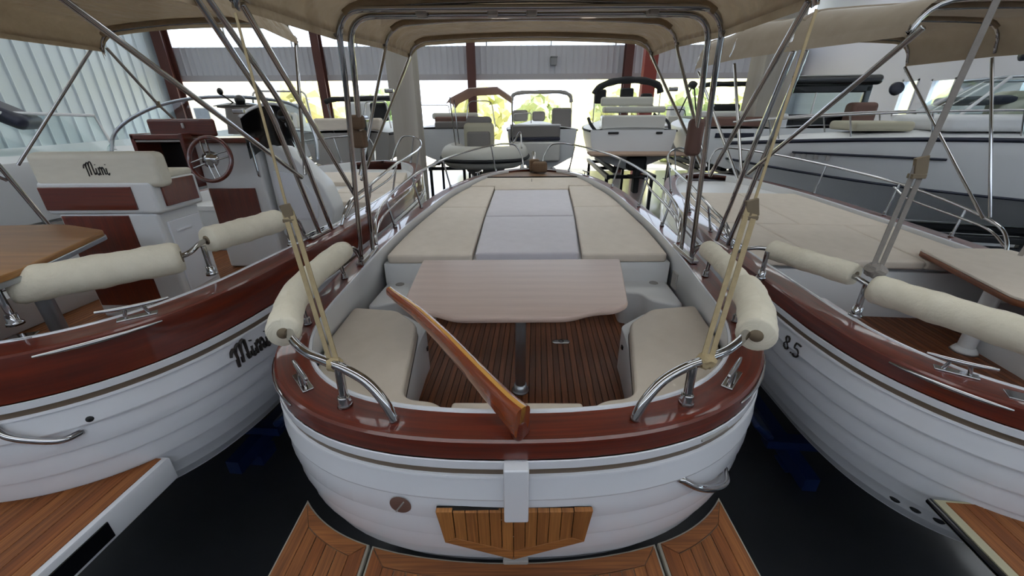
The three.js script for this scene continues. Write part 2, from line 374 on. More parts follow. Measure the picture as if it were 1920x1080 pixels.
[[11.0, -28.2, 'low bush outside between the red post and the tree behind it'], [16.4, -29.0, 'broad bush outside just left of the right pillar'], [21.7, -30.6, 'low bush outside right of the right pillar']].forEach(([x, z, label], i) => make(I4, 'bush', label, 'bush', null, [['foliage', foliage(1.2, 400 + i, 36, 0.7).translate(x, 0.9, z), leafMats[(i + 1) % 4]]]));
// cream building outside on the left
{
  const cream = P({ color: 0xc9bfae, roughness: 0.9 }), wins = [];
  for (let i = 0; i < 4; i++) wins.push(['window', bx(1.6, 1.2, 0.12, -31 + i * 3.6, 3.2, -43.95), P({ color: 0x8d8a86, roughness: 0.4 }), [['pane', bx(1.4, 1.0, 0.04, -31 + i * 3.6, 3.2, -43.87), M.screen]]]);
  make(I4, 'building', 'long cream building outside the open front on the left', 'building', null, [
    ['wall', bx(17.5, 7, 8, -27, 3.45, -48), cream], ['roof', bx(18.2, 0.35, 8.6, -27, 7.1, -48), P({ color: 0xa09a90, roughness: 0.9 })], ['plinth', bx(17.6, 0.6, 8.1, -27, 0.25, -48), P({ color: 0x97a29a, roughness: 0.9 })], ...wins]);
}
// ---------------------------------------------------------------- the day boats
// half breadth of the gunwale at each distance s forward of the stern
const HALF = [[0, 0], [0.15, 0.003], [0.3, 0.012], [0.54, 0.048], [0.8, 0.135], [1.02, 0.275], [1.19, 0.46], [1.32, 0.7], [1.41, 1.05], [1.45, 1.5], [1.49, 2.1], [1.51, 3.0], [1.47, 3.9], [1.36, 5.2], [1.08, 6.3], [0.78, 6.87], [0.42, 7.18], [0.13, 7.3], [0, 7.33]];
class Boat {
  constructor(x, z, yaw, K, gun, kx = 1, opt = {}) {
    Object.assign(this, { x, z, yaw, K, gun, kx, opt });
    this.frame = new THREE.Matrix4().makeTranslation(x, 0, z).multiply(new THREE.Matrix4().makeRotationY(yaw));
    const c = new THREE.CatmullRomCurve3(HALF.map(([a, s]) => V(a * kx, 0, s)), false, 'centripetal');
    const h = c.getSpacedPoints(110).map((p) => [p.x, p.z]);
    h[0] = [0, 0];
    const all = [...h.slice(1).reverse().map(([a, s]) => [-a, s]), ...h];
    this.o = all.map(([a, s], i) => {
      const p = all[Math.max(i - 1, 0)], q = all[Math.min(i + 1, all.length - 1)], l = Math.hypot(q[0] - p[0], q[1] - p[1]);
      return { x: a, s, nx: (q[1] - p[1]) / l, ns: -(q[0] - p[0]) / l };
    });
    const e = this.o[0], f = this.o[this.o.length - 1]; e.nx = -0.6; e.ns = 0.8; f.nx = 0.6; f.ns = 0.8;
  }
  gy(s) { return EYE - this.gun + 0.12 * Math.pow(Math.max(0, s) / 7.15, 1.6); }       // sheer line
  pt(i, off, e) {
    const o = this.o[i]; let x = o.x + o.nx * off, s = o.s + o.ns * off;
    if (x * o.x < 0 || Math.abs(o.x) < 1e-6) x = Math.abs(o.x) < 1e-6 ? 0 : 0;
    return V(x + this.K * s, this.gy(o.s) - e, -s);
  }
  half(s, off = 0) {                                  // half breadth at s, moved in by off
    let best = 0;
    for (let i = 110; i < this.o.length - 1; i++) { const a = this.o[i], b = this.o[i + 1]; const sa = a.s + a.ns * off, sb = b.s + b.ns * off; if (s >= sa && s <= sb) best = Math.max(best, a.x + a.nx * off + (b.x + b.nx * off - a.x - a.nx * off) * (s - sa) / Math.max(1e-6, sb - sa)); }
    return best;
  }
  band(prof, i0 = 0, i1 = this.o.length - 1, crease = 0.5, seams = 0) {
    const pos = [], uv = [], idx = [], n = i1 - i0 + 1;
    prof.forEach(([off, e], r) => {
      let u = 0;
      for (let i = i0; i <= i1; i++) { const p = this.pt(i, off, e); if (i > i0) u += p.distanceTo(V(pos[pos.length - 3], pos[pos.length - 2], pos[pos.length - 1])); pos.push(p.x, p.y, p.z); uv.push(u, r * 0.07); }
    });
    for (let r = 0; r < prof.length - 1; r++) for (let i = 0; i < n - 1; i++) { const a = r * n + i, b = a + n; idx.push(a, b, a + 1, b, b + 1, a + 1); }
    return toCreasedNormals(geo(pos, uv, idx), crease);
  }
  near(x, s) { let b = 0, d = 1e9; this.o.forEach((o, i) => { const q = Math.hypot(o.x - x, o.s - s); if (q < d) { d = q; b = i; } }); return b; }
  at(w, s, h) { return V(w + this.K * s, this.gy(s) + h, -s); }                         // beside the centre line, above the gunwale
  world(x, d, z) { return W(x, d, z).applyMatrix4(this.frame.clone().invert()); }         // a place in the hangar, in boat coordinates
}
const inoff = (e) => (e < 0.3 ? 0 : -0.28 * (e - 0.3) * (e - 0.3) - 0.5 * Math.max(0, e - 0.62) ** 2);
function hullParts(b) {
  const parts = [], f = b.opt.fascia ?? 0.1, d0 = f - 0.1;
  const i2 = b.o.length - 1, strakes = [], E = [0.19, 0.305, 0.43, 0.555, 0.68, 0.8, 0.92, 1.03];
  for (let k = 0; k < E.length - 1; k++) {
    const a = E[k], c = E[k + 1], oa = inoff(a), oc = inoff(c);
    strakes.push(['strake', b.band([[oa, a + d0], [oa * 0.6 + oc * 0.4 + 0.008, a * 0.6 + c * 0.4 + d0], [oc + 0.017, c - 0.008 + d0], [oc + 0.015, c + d0], [oc - 0.002, c + d0 + 0.001]], 0, i2, 0.35), M.gel]);
  }
  parts.push(['hull', b.band([[0, f], [0.005, f + 0.002], [0.006, f + 0.039], [-0.004, f + 0.04], [-0.004, f + 0.043]], 0, i2, 0.35), M.gel, [
    ...strakes,
    ['stripe', b.band([[-0.003, f + 0.041], [-0.003, f + 0.078]], 0, i2), M.stripe],
    ['rubbing_lip', b.band([[-0.004, f + 0.074], [0.009, f + 0.077], [0.011, f + 0.086], [0.001, f + 0.092]], 0, i2, 0.3), M.gel],
  ]]);
  parts.push(['underwater_hull', b.band([[inoff(1.03), 1.03 + d0], [-0.5, 1.13 + d0], [-0.9, 1.25 + d0], [-1.5, 1.36 + d0]], 0, i2, 1), M.black]);
  parts.push(['keel', bx(0.1, 0.16, 5.2, 0.06 * b.K, b.gy(1) - 1.41 - d0, -3.4), M.black]);
  const cw = b.opt.cap ?? 0.16;
  parts.push(['gunwale_cap', b.band([[-cw, 0.045], [-cw, 0.004], [-cw + 0.005, 0], [-0.03, 0], [-0.012, 0.003], [-0.002, 0.012], [0, 0.025], [0, f - 0.008], [-0.006, f], [-0.03, f + 0.004]], 0, i2, 0.45), M.mah, [
    ['inner_trim', b.band([[-cw + 0.002, 0.004], [-cw - 0.004, -0.006], [-cw - 0.016, -0.006], [-cw - 0.02, 0.006]], 0, i2, 0.3), M.gel],
    ...[[0.93, 1.29, -1], [0.93, 1.29, 1]].map(([a, c, sg]) => {
      const pts = []; for (let i = 0; i < b.o.length; i++) { const o = b.o[i]; if (Math.sign(o.x) === sg && Math.abs(o.x) > a * b.kx && Math.abs(o.x) < c * b.kx && o.s < 0.8) pts.push(b.pt(i, 0.004, 0.03)); }
      return ['rub_strip', tube(pts, (t) => 0.012 * Math.sqrt(Math.sin(Math.PI * (0.06 + 0.88 * t))), 8), M.chrome];
    }),
  ]]);
  parts.push(['coaming', b.band([[-cw - 0.02, 0.0], [-cw - 0.022, 0.04], [b.opt.flare ?? -cw - 0.028, 0.3], [b.opt.flare ?? -cw - 0.03, 0.72]].reverse().map(([o, e]) => [o, e]), 8, i2 - 8, 0.5), M.gelIn]);
  return parts;
}
const solePlanks = (b, y, s0, s1, hw) => {
  const list = [], w = 0.046; let k = 0;
  for (let x = -hw; x < hw - 0.001; x += w, k++) list.push(['plank', plate([[x + 0.002, s0], [x + w - 0.002, s0], [x + w - 0.002, s1], [x + 0.002, s1]], 0.02, y, b.K, 0.0015, 1), M.sole[(k * 7 + (k >> 1)) % 3]]);
  return ['cockpit_sole', plate([[-hw, s0], [hw, s0], [hw, s1], [-hw, s1]], 0.04, y - 0.006, b.K, 0.001, 1), M.caulk, list];
};
// rails: points are [half breadth, s, height above the gunwale]
const path = (b, pts, sg, n = 40) => curve(pts.map(([w, s, h]) => b.at(sg * w, s, h)), n);
const railPost = (b, base, top, sg, r = 0.014) => {
  const p = b.at(sg * base[0], base[1], 0), q = b.at(sg * top[0], top[1], top[2]);
  return join([rod(p, q, r, 10).toNonIndexed(), lathe([[0, 0], [r * 1.75, 0], [r * 1.7, 0.012], [r * 1.4, 0.018], [r * 1.4, 0.045], [r * 1.1, 0.05], [0, 0.05]], 14).translate(p.x, p.y, p.z)]);
};
const sternRail = (b, sg, k = 1) => {
  const p = [[0.49, 0.115, 0], [0.5, 0.12, 0.03], [0.53, 0.135, 0.085], [0.6, 0.175, 0.145], [0.7, 0.22, 0.178], [0.8, 0.265, 0.186], [0.93, 0.34, 0.186], [1.06, 0.46, 0.186], [1.16, 0.6, 0.186], [1.27, 0.86, 0.186], [1.34, 1.2, 0.186], [1.37, 1.55, 0.186], [1.38, 1.8, 0.18], [1.375, 1.9, 0.14], [1.37, 1.96, 0.06], [1.37, 1.99, 0]].map(([w, s, h]) => [w * k, s, h]);
  return ['stern_rail', tube(path(b, p, sg, 70), 0.02, 12), M.chrome, [
    ['rail_post', railPost(b, [0.735 * k, 0.215], [0.74 * k, 0.235, 0.18], sg, 0.019), M.chrome],
    ['rail_post', railPost(b, [1.27 * k, 0.93], [1.285 * k, 0.93, 0.18], sg), M.chrome],
    ['rail_post', railPost(b, [1.36 * k, 1.63], [1.372 * k, 1.63, 0.18], sg), M.chrome]]];
};
const bowRail = (b, sg, k = 1) => {
  const p = [[1.42, 2.45, 0], [1.44, 2.52, 0.12], [1.46, 2.62, 0.2], [1.5, 3.0, 0.28], [1.48, 3.9, 0.38], [1.38, 5.2, 0.42], [1.12, 6.2, 0.45], [0.78, 6.95, 0.47], [0.55, 7.25, 0.47], [0.36, 7.42, 0.42], [0.24, 7.38, 0.25], [0.18, 7.2, 0.0]].map(([w, s, h]) => [w * k, s, h]);
  const low = [[1.44, 2.5, 0.06], [1.45, 2.7, 0.16], [1.47, 3.1, 0.2], [1.46, 3.8, 0.26], [1.45, 4.0, 0.34]].map(([w, s, h]) => [w * k, s, h]);
  return ['bow_rail', tube(path(b, p, sg, 80), 0.0155, 10), M.chrome, [
    ['lower_rail', tube(path(b, low, sg, 30), 0.012, 8), M.chrome],
    ...[[1.43, 3.03, 1.5, 0.28], [1.385, 3.92, 1.47, 0.38], [1.27, 5.25, 1.37, 0.42], [0.7, 6.8, 0.79, 0.46]].map(([w, s, w2, h]) => ['rail_post', railPost(b, [w * k, s], [w2 * k, s + 0.03, h], sg, 0.013), M.chrome])]];
};
const cleat = (b, w, s, turn, k = 1, len = 0.24) => {
  const g = join([
    tube(curve([V(-len / 2, 0.075, 0), V(-len / 4, 0.068, 0), V(len / 4, 0.068, 0), V(len / 2, 0.075, 0)], 12), (t) => 0.0075 + 0.005 * Math.sin(Math.PI * t), 8).toNonIndexed(),
    rod(V(-0.035, 0.07, 0), V(-0.05, 0.006, 0), 0.009).toNonIndexed(), rod(V(0.035, 0.07, 0), V(0.05, 0.006, 0), 0.009).toNonIndexed(), rbox(0.17, 0.012, 0.05, 0.005, 0, 0.006, 0).toNonIndexed()]);
  g.rotateY(turn); const p = b.at(w * k, s, 0); return ['cleat', g.translate(p.x, p.y, p.z), M.chrome];
};
const legTrack = (b, sg, s, k = 1) => {
  const t = sg * 0.03, p = b.at(sg * 1.355 * k, s, 0);
  return ['leg_track', join([rbox(0.05, 0.03, 0.42, 0.008, p.x + sg * 0.02, p.y + 0.015, p.z, -t), rbox(0.02, 0.05, 0.42, 0.006, p.x - sg * 0.015, p.y + 0.025, p.z, -t)]), M.chrome];
};
const foamRoll = (b, pts, sg, r, name, label, split) => {
  const c = curve(pts.map(([w, s, h]) => b.at(sg * w, s, h)), 26), n = c.length;
  const wob = (t) => r * (1 + 0.03 * Math.sin(t * 17) + 0.02 * Math.sin(t * 41 + 1)) * Math.min(1, Math.pow(Math.min(t, 1 - t) * 26 + 0.7, 0.35));
  const inner = tube(c.slice(0, 2).map((p, i) => (i ? p.clone().lerp(c[0], 0.2) : p.clone().add(c[0].clone().sub(c[1]).setLength(0.004)))), r * 0.36, 16);
  const inner2 = tube([c[n - 1].clone().add(c[n - 1].clone().sub(c[n - 2]).setLength(0.004)), c[n - 1].clone()], r * 0.36, 16);
  make(b.frame, 'rail_pad', label, 'rail pad', 'cream foam pads rolled round the boats\' rails', [['foam', tube(c, wob, 24), M.foam], ['core_hole', inner, M.clip], ['core_hole', inner2, M.clip]]);
};
// bimini: bows given in hangar coordinates as [z, xLeft, xRight, yLow, yTop] from aft to front (y from eye level); skew = how much further z goes per metre of x
function bimini(name, label, bows, legs, extra, mat, skew = 0, frameLabel, endFlap = 0.03) {
  const section = ([z, a, c, lo, hi], lift = 0.02) => {
    const r = 0.2, pts = [], ra = Math.min(r, (hi - lo) * 1.0), m = (a + c) / 2, cr = 0.025;
    const add = (x, y) => pts.push(W(x, y + lift, z + skew * (x - m)));
    add(a - 0.02, lo - 0.03); add(a - 0.012, lo + 0.03);
    for (let k = 0; k <= 6; k++) { const t = k / 6 * Math.PI / 2; add(a + r - r * Math.cos(t), hi - ra + ra * Math.sin(t) * 0.98); }
    for (let k = 1; k < 8; k++) { const t = k / 8, x = a + r + (c - a - 2 * r) * t; add(x, hi + cr * Math.sin(Math.PI * t)); }
    for (let k = 6; k >= 0; k--) { const t = k / 6 * Math.PI / 2; add(c - r + r * Math.cos(t), hi - ra + ra * Math.sin(t) * 0.98); }
    add(c + 0.012, lo + 0.03); add(c + 0.02, lo - 0.03);
    return pts;
  };
  const rows = [];
  bows.forEach((bw, i) => {
    if (i) { const pv = bows[i - 1]; for (let k = 1; k < 5; k++) { const t = k / 5, sag = -0.02 * Math.sin(Math.PI * t); rows.push(section(bw.map((v, j) => pv[j] + (v - pv[j]) * t + (j === 4 ? sag : 0)))); } }
    rows.push(section(bw));
  });
  const last = section(bows[bows.length - 1]).map((p) => p.clone().add(V(0, -0.07, -0.005)));
  rows.push(last);
  const parts = [['canopy', skin(rows, false), mat]];
  bows.forEach((bw, i) => {
    const pts = section(bw, -0.012).slice(1, -1);
    parts.push([i === bows.length - 1 ? 'front_bow' : i === 0 ? 'aft_bow' : 'bow', tube(pts, 0.0135, 8), M.chrome, i ? [['sleeve', tube(section(bw, 0.004).slice(5, -5), 0.026, 8), mat]] : undefined]);
  });
  for (const [n, pts, r] of legs) parts.push([n, tube(pts.length > 2 ? bend(pts, 0.16, 8) : pts, r ?? 0.0155, 10), M.chrome]);
  return make(I4, name, label, 'canopy', null, [...parts, ...(extra ?? [])]);
}
function strapThing(label, a, b, c, mat, r = 0.02, group, up = 0.5) {      // a: bow corner, b: buckle, c: rail
  const band = (p, q, w, off) => {
    const d = q.clone().sub(p).normalize(), side = d.clone().cross(V(0, 0, 1)).normalize(), n = side.clone().cross(d);
    const row = (o, h) => [p, q].map((v) => v.clone().addScaledVector(side, o + off).addScaledVector(n, h));
    const A = row(-w / 2, 0.002), B = row(w / 2, 0.002), C = row(w / 2, -0.002), D = row(-w / 2, -0.002);
    return skin([A, B, C, D, A.map((v) => v.clone())]).toNonIndexed();
  };
  const knot = new THREE.IcosahedronGeometry(r * 1.7, 2); { const p = knot.attributes.position; for (let i = 0; i < p.count; i++) { const f = 1 + 0.3 * (hash(Math.round(p.getX(i) * 3000), Math.round(p.getY(i) * 3000), 5) - 0.5); p.setXYZ(i, p.getX(i) * f, p.getY(i) * f * 0.9, p.getZ(i) * f); } knot.computeVertexNormals(); }
  const m = b.clone().lerp(c, 0.5);
  make(I4, 'strap', label, 'strap', group, [
    ['upper_webbing', band(a, b, r * up, 0), mat], ['lower_webbing', band(b, c, r, r * 0.75), mat], ['lower_webbing', band(b, c, r, -r * 0.75), mat],
    ['knot', knot.translate(c.x, c.y, c.z), mat],
    ['buckle', join([rbox(r * 2.2, r * 3.2, r * 0.7, 0.004, 0, 0, 0, 0, 0, 0.25).translate(b.x, b.y, b.z), rbox(r * 2.5, r * 0.8, r * 1.2, 0.004, b.x, b.y - r * 1.7, b.z)]), M.clip]]);
}

// a place on the side of a boat at s forward of the stern
const sidePt = (b, sg, s, off, e) => { const m = (b.o.length - 1) / 2; for (let k = m; k > 0 && k < b.o.length - 1; k += sg) { const a = b.o[k], c = b.o[k + sg]; if (a.s <= s && s <= c.s) return b.pt(k, off, e).lerp(b.pt(k + sg, off, e), (s - a.s) / Math.max(1e-6, c.s - a.s)); } return b.pt(m, off, e); };
// ======================= centre boat
const C = new Boat(0, -1.165, 0, 0.06, 1.15, 1, { fascia: 0.1, flare: -0.1 });
{
  const soleY = EYE - 1.8, parts = hullParts(C);
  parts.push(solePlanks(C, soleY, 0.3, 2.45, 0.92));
  // moulded seats
  const seatL = [[-0.3, 0.3], [-0.33, 0.44], [-0.58, 0.55], [-0.68, 0.62], [-0.72, 1.3], [-0.72, 1.45], [-0.95, 1.66], [-1.27, 1.72], [-1.24, 1.2], [-1.14, 0.7], [-0.95, 0.42], [-0.6, 0.2], [-0.3, 0.13]];
  const inner = (pts, dx) => pts.map(([x, s]) => [x + dx, s]);
  parts.push(['bench_base', join([plate(roundPoly(seatL, 0.05), 0.36, EYE - 1.46, 0.06, 0.01), plate(roundPoly(seatL.map(([x, s]) => [-x, s]).reverse(), 0.05), 0.36, EYE - 1.46, 0.06, 0.01), plate([[-0.36, 0.13], [0.36, 0.13], [0.36, 0.42], [-0.36, 0.42]], 0.38, EYE - 1.435, 0.06, 0.01)]), M.gelIn]);
  const podL = [[-0.86, 2.4], [-0.86, 2.12], [-1.02, 2.1], [-1.08, 1.94], [-1.26, 1.86], [-1.33, 1.86], [-1.33, 2.4]];
  for (const sg of [-1, 1]) {
    const p = podL.map(([x, s]) => [-sg * x * -1 * -1, s]).map(([x, s]) => [sg * Math.abs(x), s]);
    const q = sg > 0 ? p : p.slice();
    parts.push(['side_pod', plate(roundPoly(sg > 0 ? q : q.reverse(), 0.06), 0.34, EYE - 1.48, 0.06, 0.02, 3), M.gelIn, [['cup_drain', join([lathe([[0, 0.004], [0.02, 0.004], [0.035, 0.006], [0.04, 0.003], [0.042, 0]], 24).translate(sg * 1.2 + 0.14, EYE - 1.48, -2.32)]), M.farGrey]]]);
  }
  parts.push(['bulkhead', plate([[-1.34, 2.36], [1.34, 2.36], [1.34, 2.42], [-1.34, 2.42]], 0.55, EYE - 1.285, 0.06, 0.008), M.gelIn]);
  // deck under the cushions and foredeck
  const deck = (a, c, off) => { const l = [], r = []; for (let s = a; s <= c + 1e-6; s += 0.1) { const h = C.half(s, off); r.push([h, s]); l.push([-h, s]); } return [...r, ...l.reverse()]; };
  const dy = (s) => EYE - 1.285 + 0.018 * (s - 2.35);
  parts.push(['deck', plate(deck(2.42, 6.4, -0.17), 0.05, dy, 0.06, 0.002, 1), M.gelIn]);
  const fd = deck(6.46, 7.06, -0.12);
  parts.push(['foredeck', plate([...fd], 0.05, (s) => C.gy(s) - 0.035, 0.06, 0.003, 1), M.foreDeck, [['deck_seam', plate([[-1.0, 6.43], [1.0, 6.43], [1.0, 6.46], [-1.0, 6.46]].map(([x, s]) => [x * (C.half(6.44, -0.14)), s]), 0.02, (s) => C.gy(s) - 0.03, 0.06, 0.001, 1), M.caulk]]]);
  // stern details
  const tp = [[-0.32, -1.5], [-0.3, -1.72], [0, -1.865], [0.31, -1.72], [0.328, -1.51]].map(([x, y]) => [x, y + EYE]);
  const planks = [], clip = (x0, x1) => { const bot = (x) => EYE - 1.795 + Math.abs(x) * 0.42; return [[x0, EYE - 1.505], [x0, bot(x0)], ...(x0 < 0 && x1 > 0 ? [[0, bot(0)]] : []), [x1, bot(x1)], [x1, EYE - 1.505]]; };
  for (let k = -5; k < 5; k++) { const x0 = k * 0.05 + 0.0015, x1 = x0 + 0.047; planks.push(['plank', slab(clip(x0, x1), 0.02, 0.0015, 1), M.step[(k + 9) % 2]]); }
  planks.push(['plank', slab([[-0.32, EYE - 1.5], [-0.3, EYE - 1.72], [-0.253, EYE - 1.69], [-0.253, EYE - 1.5]], 0.02, 0.0015, 1), M.step[0]]);
  planks.push(['plank', slab([[0.328, EYE - 1.5], [0.31, EYE - 1.72], [0.253, EYE - 1.69], [0.253, EYE - 1.5]].reverse(), 0.02, 0.0015, 1), M.step[1]]);
  planks.push(['plank', slab([[-0.3, EYE - 1.722], [-0.001, EYE - 1.865], [-0.001, EYE - 1.798], [-0.252, EYE - 1.692]], 0.02, 0.0015, 1), M.stepU]);
  planks.push(['plank', slab([[0.31, EYE - 1.722], [0.001, EYE - 1.865], [0.001, EYE - 1.798], [0.252, EYE - 1.692]].reverse(), 0.02, 0.0015, 1), M.stepU]);
  const tilt = (g, z) => g.translate(0, -(EYE - 1.5), 0).rotateX(0.1).translate(0, EYE - 1.5, z);
  const back = slab(tp, 0.02, 0.002, 1);
  tilt(back, 0.008); planks.forEach((p) => tilt(p[1], 0.018));
  parts.push(['transom_step', back, M.caulk, planks]);
  parts.push(['rudder_post', join([rbox(0.1, 0.29, 0.06, 0.008, 0.012, EYE - 1.395, 0.02), rbox(0.09, 0.02, 0.05, 0.006, 0.012, EYE - 1.262, 0.015)]), M.gel]);
  const cap = lathe([[0, 0.008], [0.032, 0.006], [0.044, 0.002], [0.048, 0]], 24).rotateX(Math.PI / 2).rotateX(0.0).rotateY(-0.14); const ci = C.near(-0.507, 0.02), cp = C.pt(ci, inoff(0.375) + 0.012, 0.375);
  parts.push(['drain_cap', cap.translate(cp.x, cp.y, cp.z), M.farBrown, [['strap', rbox(0.006, 0.07, 0.006, 0.002, 0, 0, 0, 0, 0, -0.6).translate(cp.x, cp.y, cp.z + 0.009), M.farGrey]]]);
  const hp = [[0.1, 0.31, 0.004], [0.13, 0.36, 0.045], [0.185, 0.425, 0.055], [0.24, 0.46, 0.05], [0.28, 0.46, 0.004]].map(([q, e, o]) => sidePt(C, 1, q, o + inoff(e), e));
  parts.push(['grab_handle', tube(curve(hp, 20), 0.0165, 10), M.chrome]);
  const vi = C.near(0.78, 0.11), vj = C.near(0.93, 0.2);
  parts.push(['vent_plate', tube([C.pt(vi, 0.008, 0.122), C.pt((vi + vj) >> 1, 0.009, 0.122), C.pt(vj, 0.008, 0.122)], 0.007, 4), M.farGrey]);
  // swimming platform: three leaves of teak
  const front = (x) => 0.055 + 0.16 * x * x + 0.11 * Math.pow(Math.abs(x) / 1.1, 6), py = EYE - 1.95, leaves = [], frames = [];
  for (const [a, c] of [[-1.14, -0.715], [-0.7, 0.7], [0.715, 1.14]]) {
    const fr = []; for (let k = 0; k <= 10; k++) { const x = c + (a - c) * k / 10; fr.push([x, front(x)]); }
    frames.push(plate([[a, -0.55], [c, -0.55], ...fr], 0.05, py - 0.008, 0.0, 0.006));
    const A = a + 0.012, B = c - 0.012, bw = 0.07, strip = (x0, x1, f0, s1, m) => { const t = []; for (let k = 0; k <= 6; k++) { const x = x1 + (x0 - x1) * k / 6; t.push([x, f0(x)]); } return plate([[x0, s1], [x1, s1], ...t], 0.018, py, 0, 0.0015, 1); };
    const fb = (x) => front(x) - 0.012, fi = (x) => front(x) - 0.012 - bw;
    { const o = [], q = []; for (let k = 0; k <= 12; k++) { const x = A + (B - A) * k / 12, xi = Math.max(A + bw, Math.min(B - bw, x)); o.push([x, fb(x)]); if (k === 0 || k === 12 || xi === x) q.push([xi, fi(xi) - 0.001]); } leaves.push(['plank', plate([...q, ...o.reverse()], 0.018, py, 0, 0.0015, 1), M.teakU[leaves.length % 2]]); }
    for (const [x0, x1] of [[A, A + bw], [B - bw, B]]) { const edge = x0 === A ? [[x0, -0.54], [x1, -0.54], [x1, fi(x1) - 0.004], [x0, fb(x0) - 0.006]] : [[x0, -0.54], [x1, -0.54], [x1, fb(x1) - 0.006], [x0, fi(x0) - 0.004]]; leaves.push(['plank', plate(edge, 0.018, py, 0, 0.0015, 1), M.teak[leaves.length % 3]]); }
    const n = Math.max(4, Math.round((B - A - 2 * bw) / 0.06)), w = (B - A - 2 * bw) / n;
    for (let k = 0; k < n; k++) { const x0 = A + bw + k * w + 0.002, x1 = x0 + w - 0.004; leaves.push(['plank', strip(x0, x1, (x) => fi(x) - 0.005, -0.54), M.teak[(leaves.length * 5) % 3]]); }
  }
  parts.push(['swim_platform', join(frames), P({ color: 0xa8a294, roughness: 0.5 }), leaves]);
  parts.push(['platform_bracket', rbox(0.12, 0.04, 0.1, 0.008, 0.01, EYE - 1.95, -0.09), M.farGrey]);
  for (const sg of [-1, 1]) {
    parts.push(sternRail(C, sg), bowRail(C, sg), cleat(C, sg * 1.0, 0.37, sg * 0.84, 1, 0.2), legTrack(C, sg, 2.1), cleat(C, sg * 0.98, 6.35, sg * -1.2));
  }
  for (const [x, s] of [[0.28, 1.83], [-0.32, 1.36], [0.32, 0.92]].map(([x, s], i) => [[0.31, 1.79], [-0.33, 1.32], [0.33, 0.9]][i])) {
    const g = new THREE.CapsuleGeometry(0.034, 0.085, 6, 14).rotateZ(Math.PI / 2).scale(1, 0.2, 1).translate(x + 0.06 * s, soleY + 0.003, -s);
    parts.push(['hatch_latch', g, M.chrome, [['latch_ring', new THREE.TorusGeometry(0.019, 0.005, 6, 16).rotateX(Math.PI / 2).translate(x + 0.06 * s, soleY + 0.009, -s), M.blackGloss]]]);
  }
  for (const sg of [-1, 1]) parts.push(['courtesy_light', rbox(0.03, 0.03, 0.012, 0.004, sg * 0.7 + 0.09, EYE - 1.55, -1.3, sg > 0 ? Math.PI / 2 : Math.PI / 2), M.blackGloss]);
  parts.push(['speaker_panel', rbox(0.012, 0.14, 0.1, 0.004, 1.25 + 0.12, EYE - 1.3, -1.95), M.farGrey]);
  make(C.frame, 'motorboat', 'white lapstrake day boat with mahogany gunwale, in the middle, stern towards the camera', 'boat', null, parts);

  // cushions of the stern seat
  const cl = [[-0.345, 0.44], [-0.37, 0.5], [-0.46, 0.57], [-0.64, 0.6, 0.08], [-0.755, 1.28, 0.08], [-0.785, 1.43, 0.06], [-1.0, 1.66, 0.06], [-1.37, 1.72, 0.05], [-1.34, 1.25], [-1.24, 0.85], [-1.06, 0.5], [-0.78, 0.3], [-0.35, 0.19]];
  for (const c of cl) { c[0] *= 0.965; c[1] = (c[1] + 1.165) * 0.965 - 1.165; }
  make(C.frame, 'bench_cushion', 'large L-shaped beige seat cushion on the left of the stern, under the wooden tiller', 'cushion', null, [['cushion', plate(roundPoly(cl, 0.04), 0.1, EYE - 1.37, 0.06, 0.02, 3), M.cushion], ['piping', tube(roundPoly(cl, 0.04).map(([x, s]) => V(x + 0.06 * s, EYE - 1.45, -s)), 0.005, 6), M.piping]]);
  make(C.frame, 'bench_cushion', 'large L-shaped beige seat cushion on the right of the stern', 'cushion', null, [['cushion', plate(roundPoly(cl.map(([x, s, r]) => [-x, s, r]).reverse(), 0.04), 0.1, EYE - 1.37, 0.06, 0.02, 3), M.cushion], ['piping', tube(roundPoly(cl.map(([x, s, r]) => [-x, s, r]).reverse(), 0.04).map(([x, s]) => V(x + 0.06 * s, EYE - 1.45, -s)), 0.005, 6), M.piping]]);
  make(C.frame, 'seat_cushion', 'small straight beige cushion in the middle of the stern seat beside the tiller head', 'cushion', null, [['cushion', plate(roundPoly([[-0.325, 0.16], [0.325, 0.16], [0.325, 0.45], [-0.335, 0.46]], 0.02), 0.1, EYE - 1.335, 0.06, 0.018, 3), M.cushion]]);
  // sunpad
  const sy = (s) => EYE - 1.2 + 0.018 * (s - 2.35);
  const side = (a, c, off) => { const r = []; for (let s = a; s <= c + 1e-6; s += (c - a) / 8) r.push([Math.min(C.half(s, -0.2), 1.32), s]); return r; };
  const padSide = (a, c, sg, xi) => { const e = side(a, c); const p = [[xi[0], a], ...e, [xi[1], c]]; return sg > 0 ? p : p.map(([x, s]) => [-x, s]).reverse(); };
  for (const sg of [-1, 1]) {
    const nm = sg < 0 ? 'left' : 'right';
    make(C.frame, 'sunpad_cushion', `large beige sunpad cushion at the ${nm} of the grey middle pads, edge towards the table`, 'cushion', null, [['cushion', plate(roundPoly(padSide(2.35, 4.25, sg, [0.512, 0.594]), 0.03, 4), 0.085, sy, 0.06, 0.02, 3), M.cushion]]);
    make(C.frame, 'sunpad_cushion', `forward beige sunpad cushion on the ${nm}, beside the further grey pad`, 'cushion', null, [['cushion', plate(roundPoly(padSide(4.265, 5.75, sg, [0.594, 0.628]), 0.03, 4), 0.085, sy, 0.06, 0.02, 3), M.cushion]]);
  }
  make(C.frame, 'sunpad_cushion', 'near grey middle pad of the sunpad, right behind the table', 'cushion', null, [['cushion', plate(roundPoly([[-0.488, 2.4], [0.488, 2.4], [0.555, 3.755], [-0.555, 3.755]], 0.03, 4), 0.085, sy, 0.06, 0.02, 3), M.cushionGrey]]);
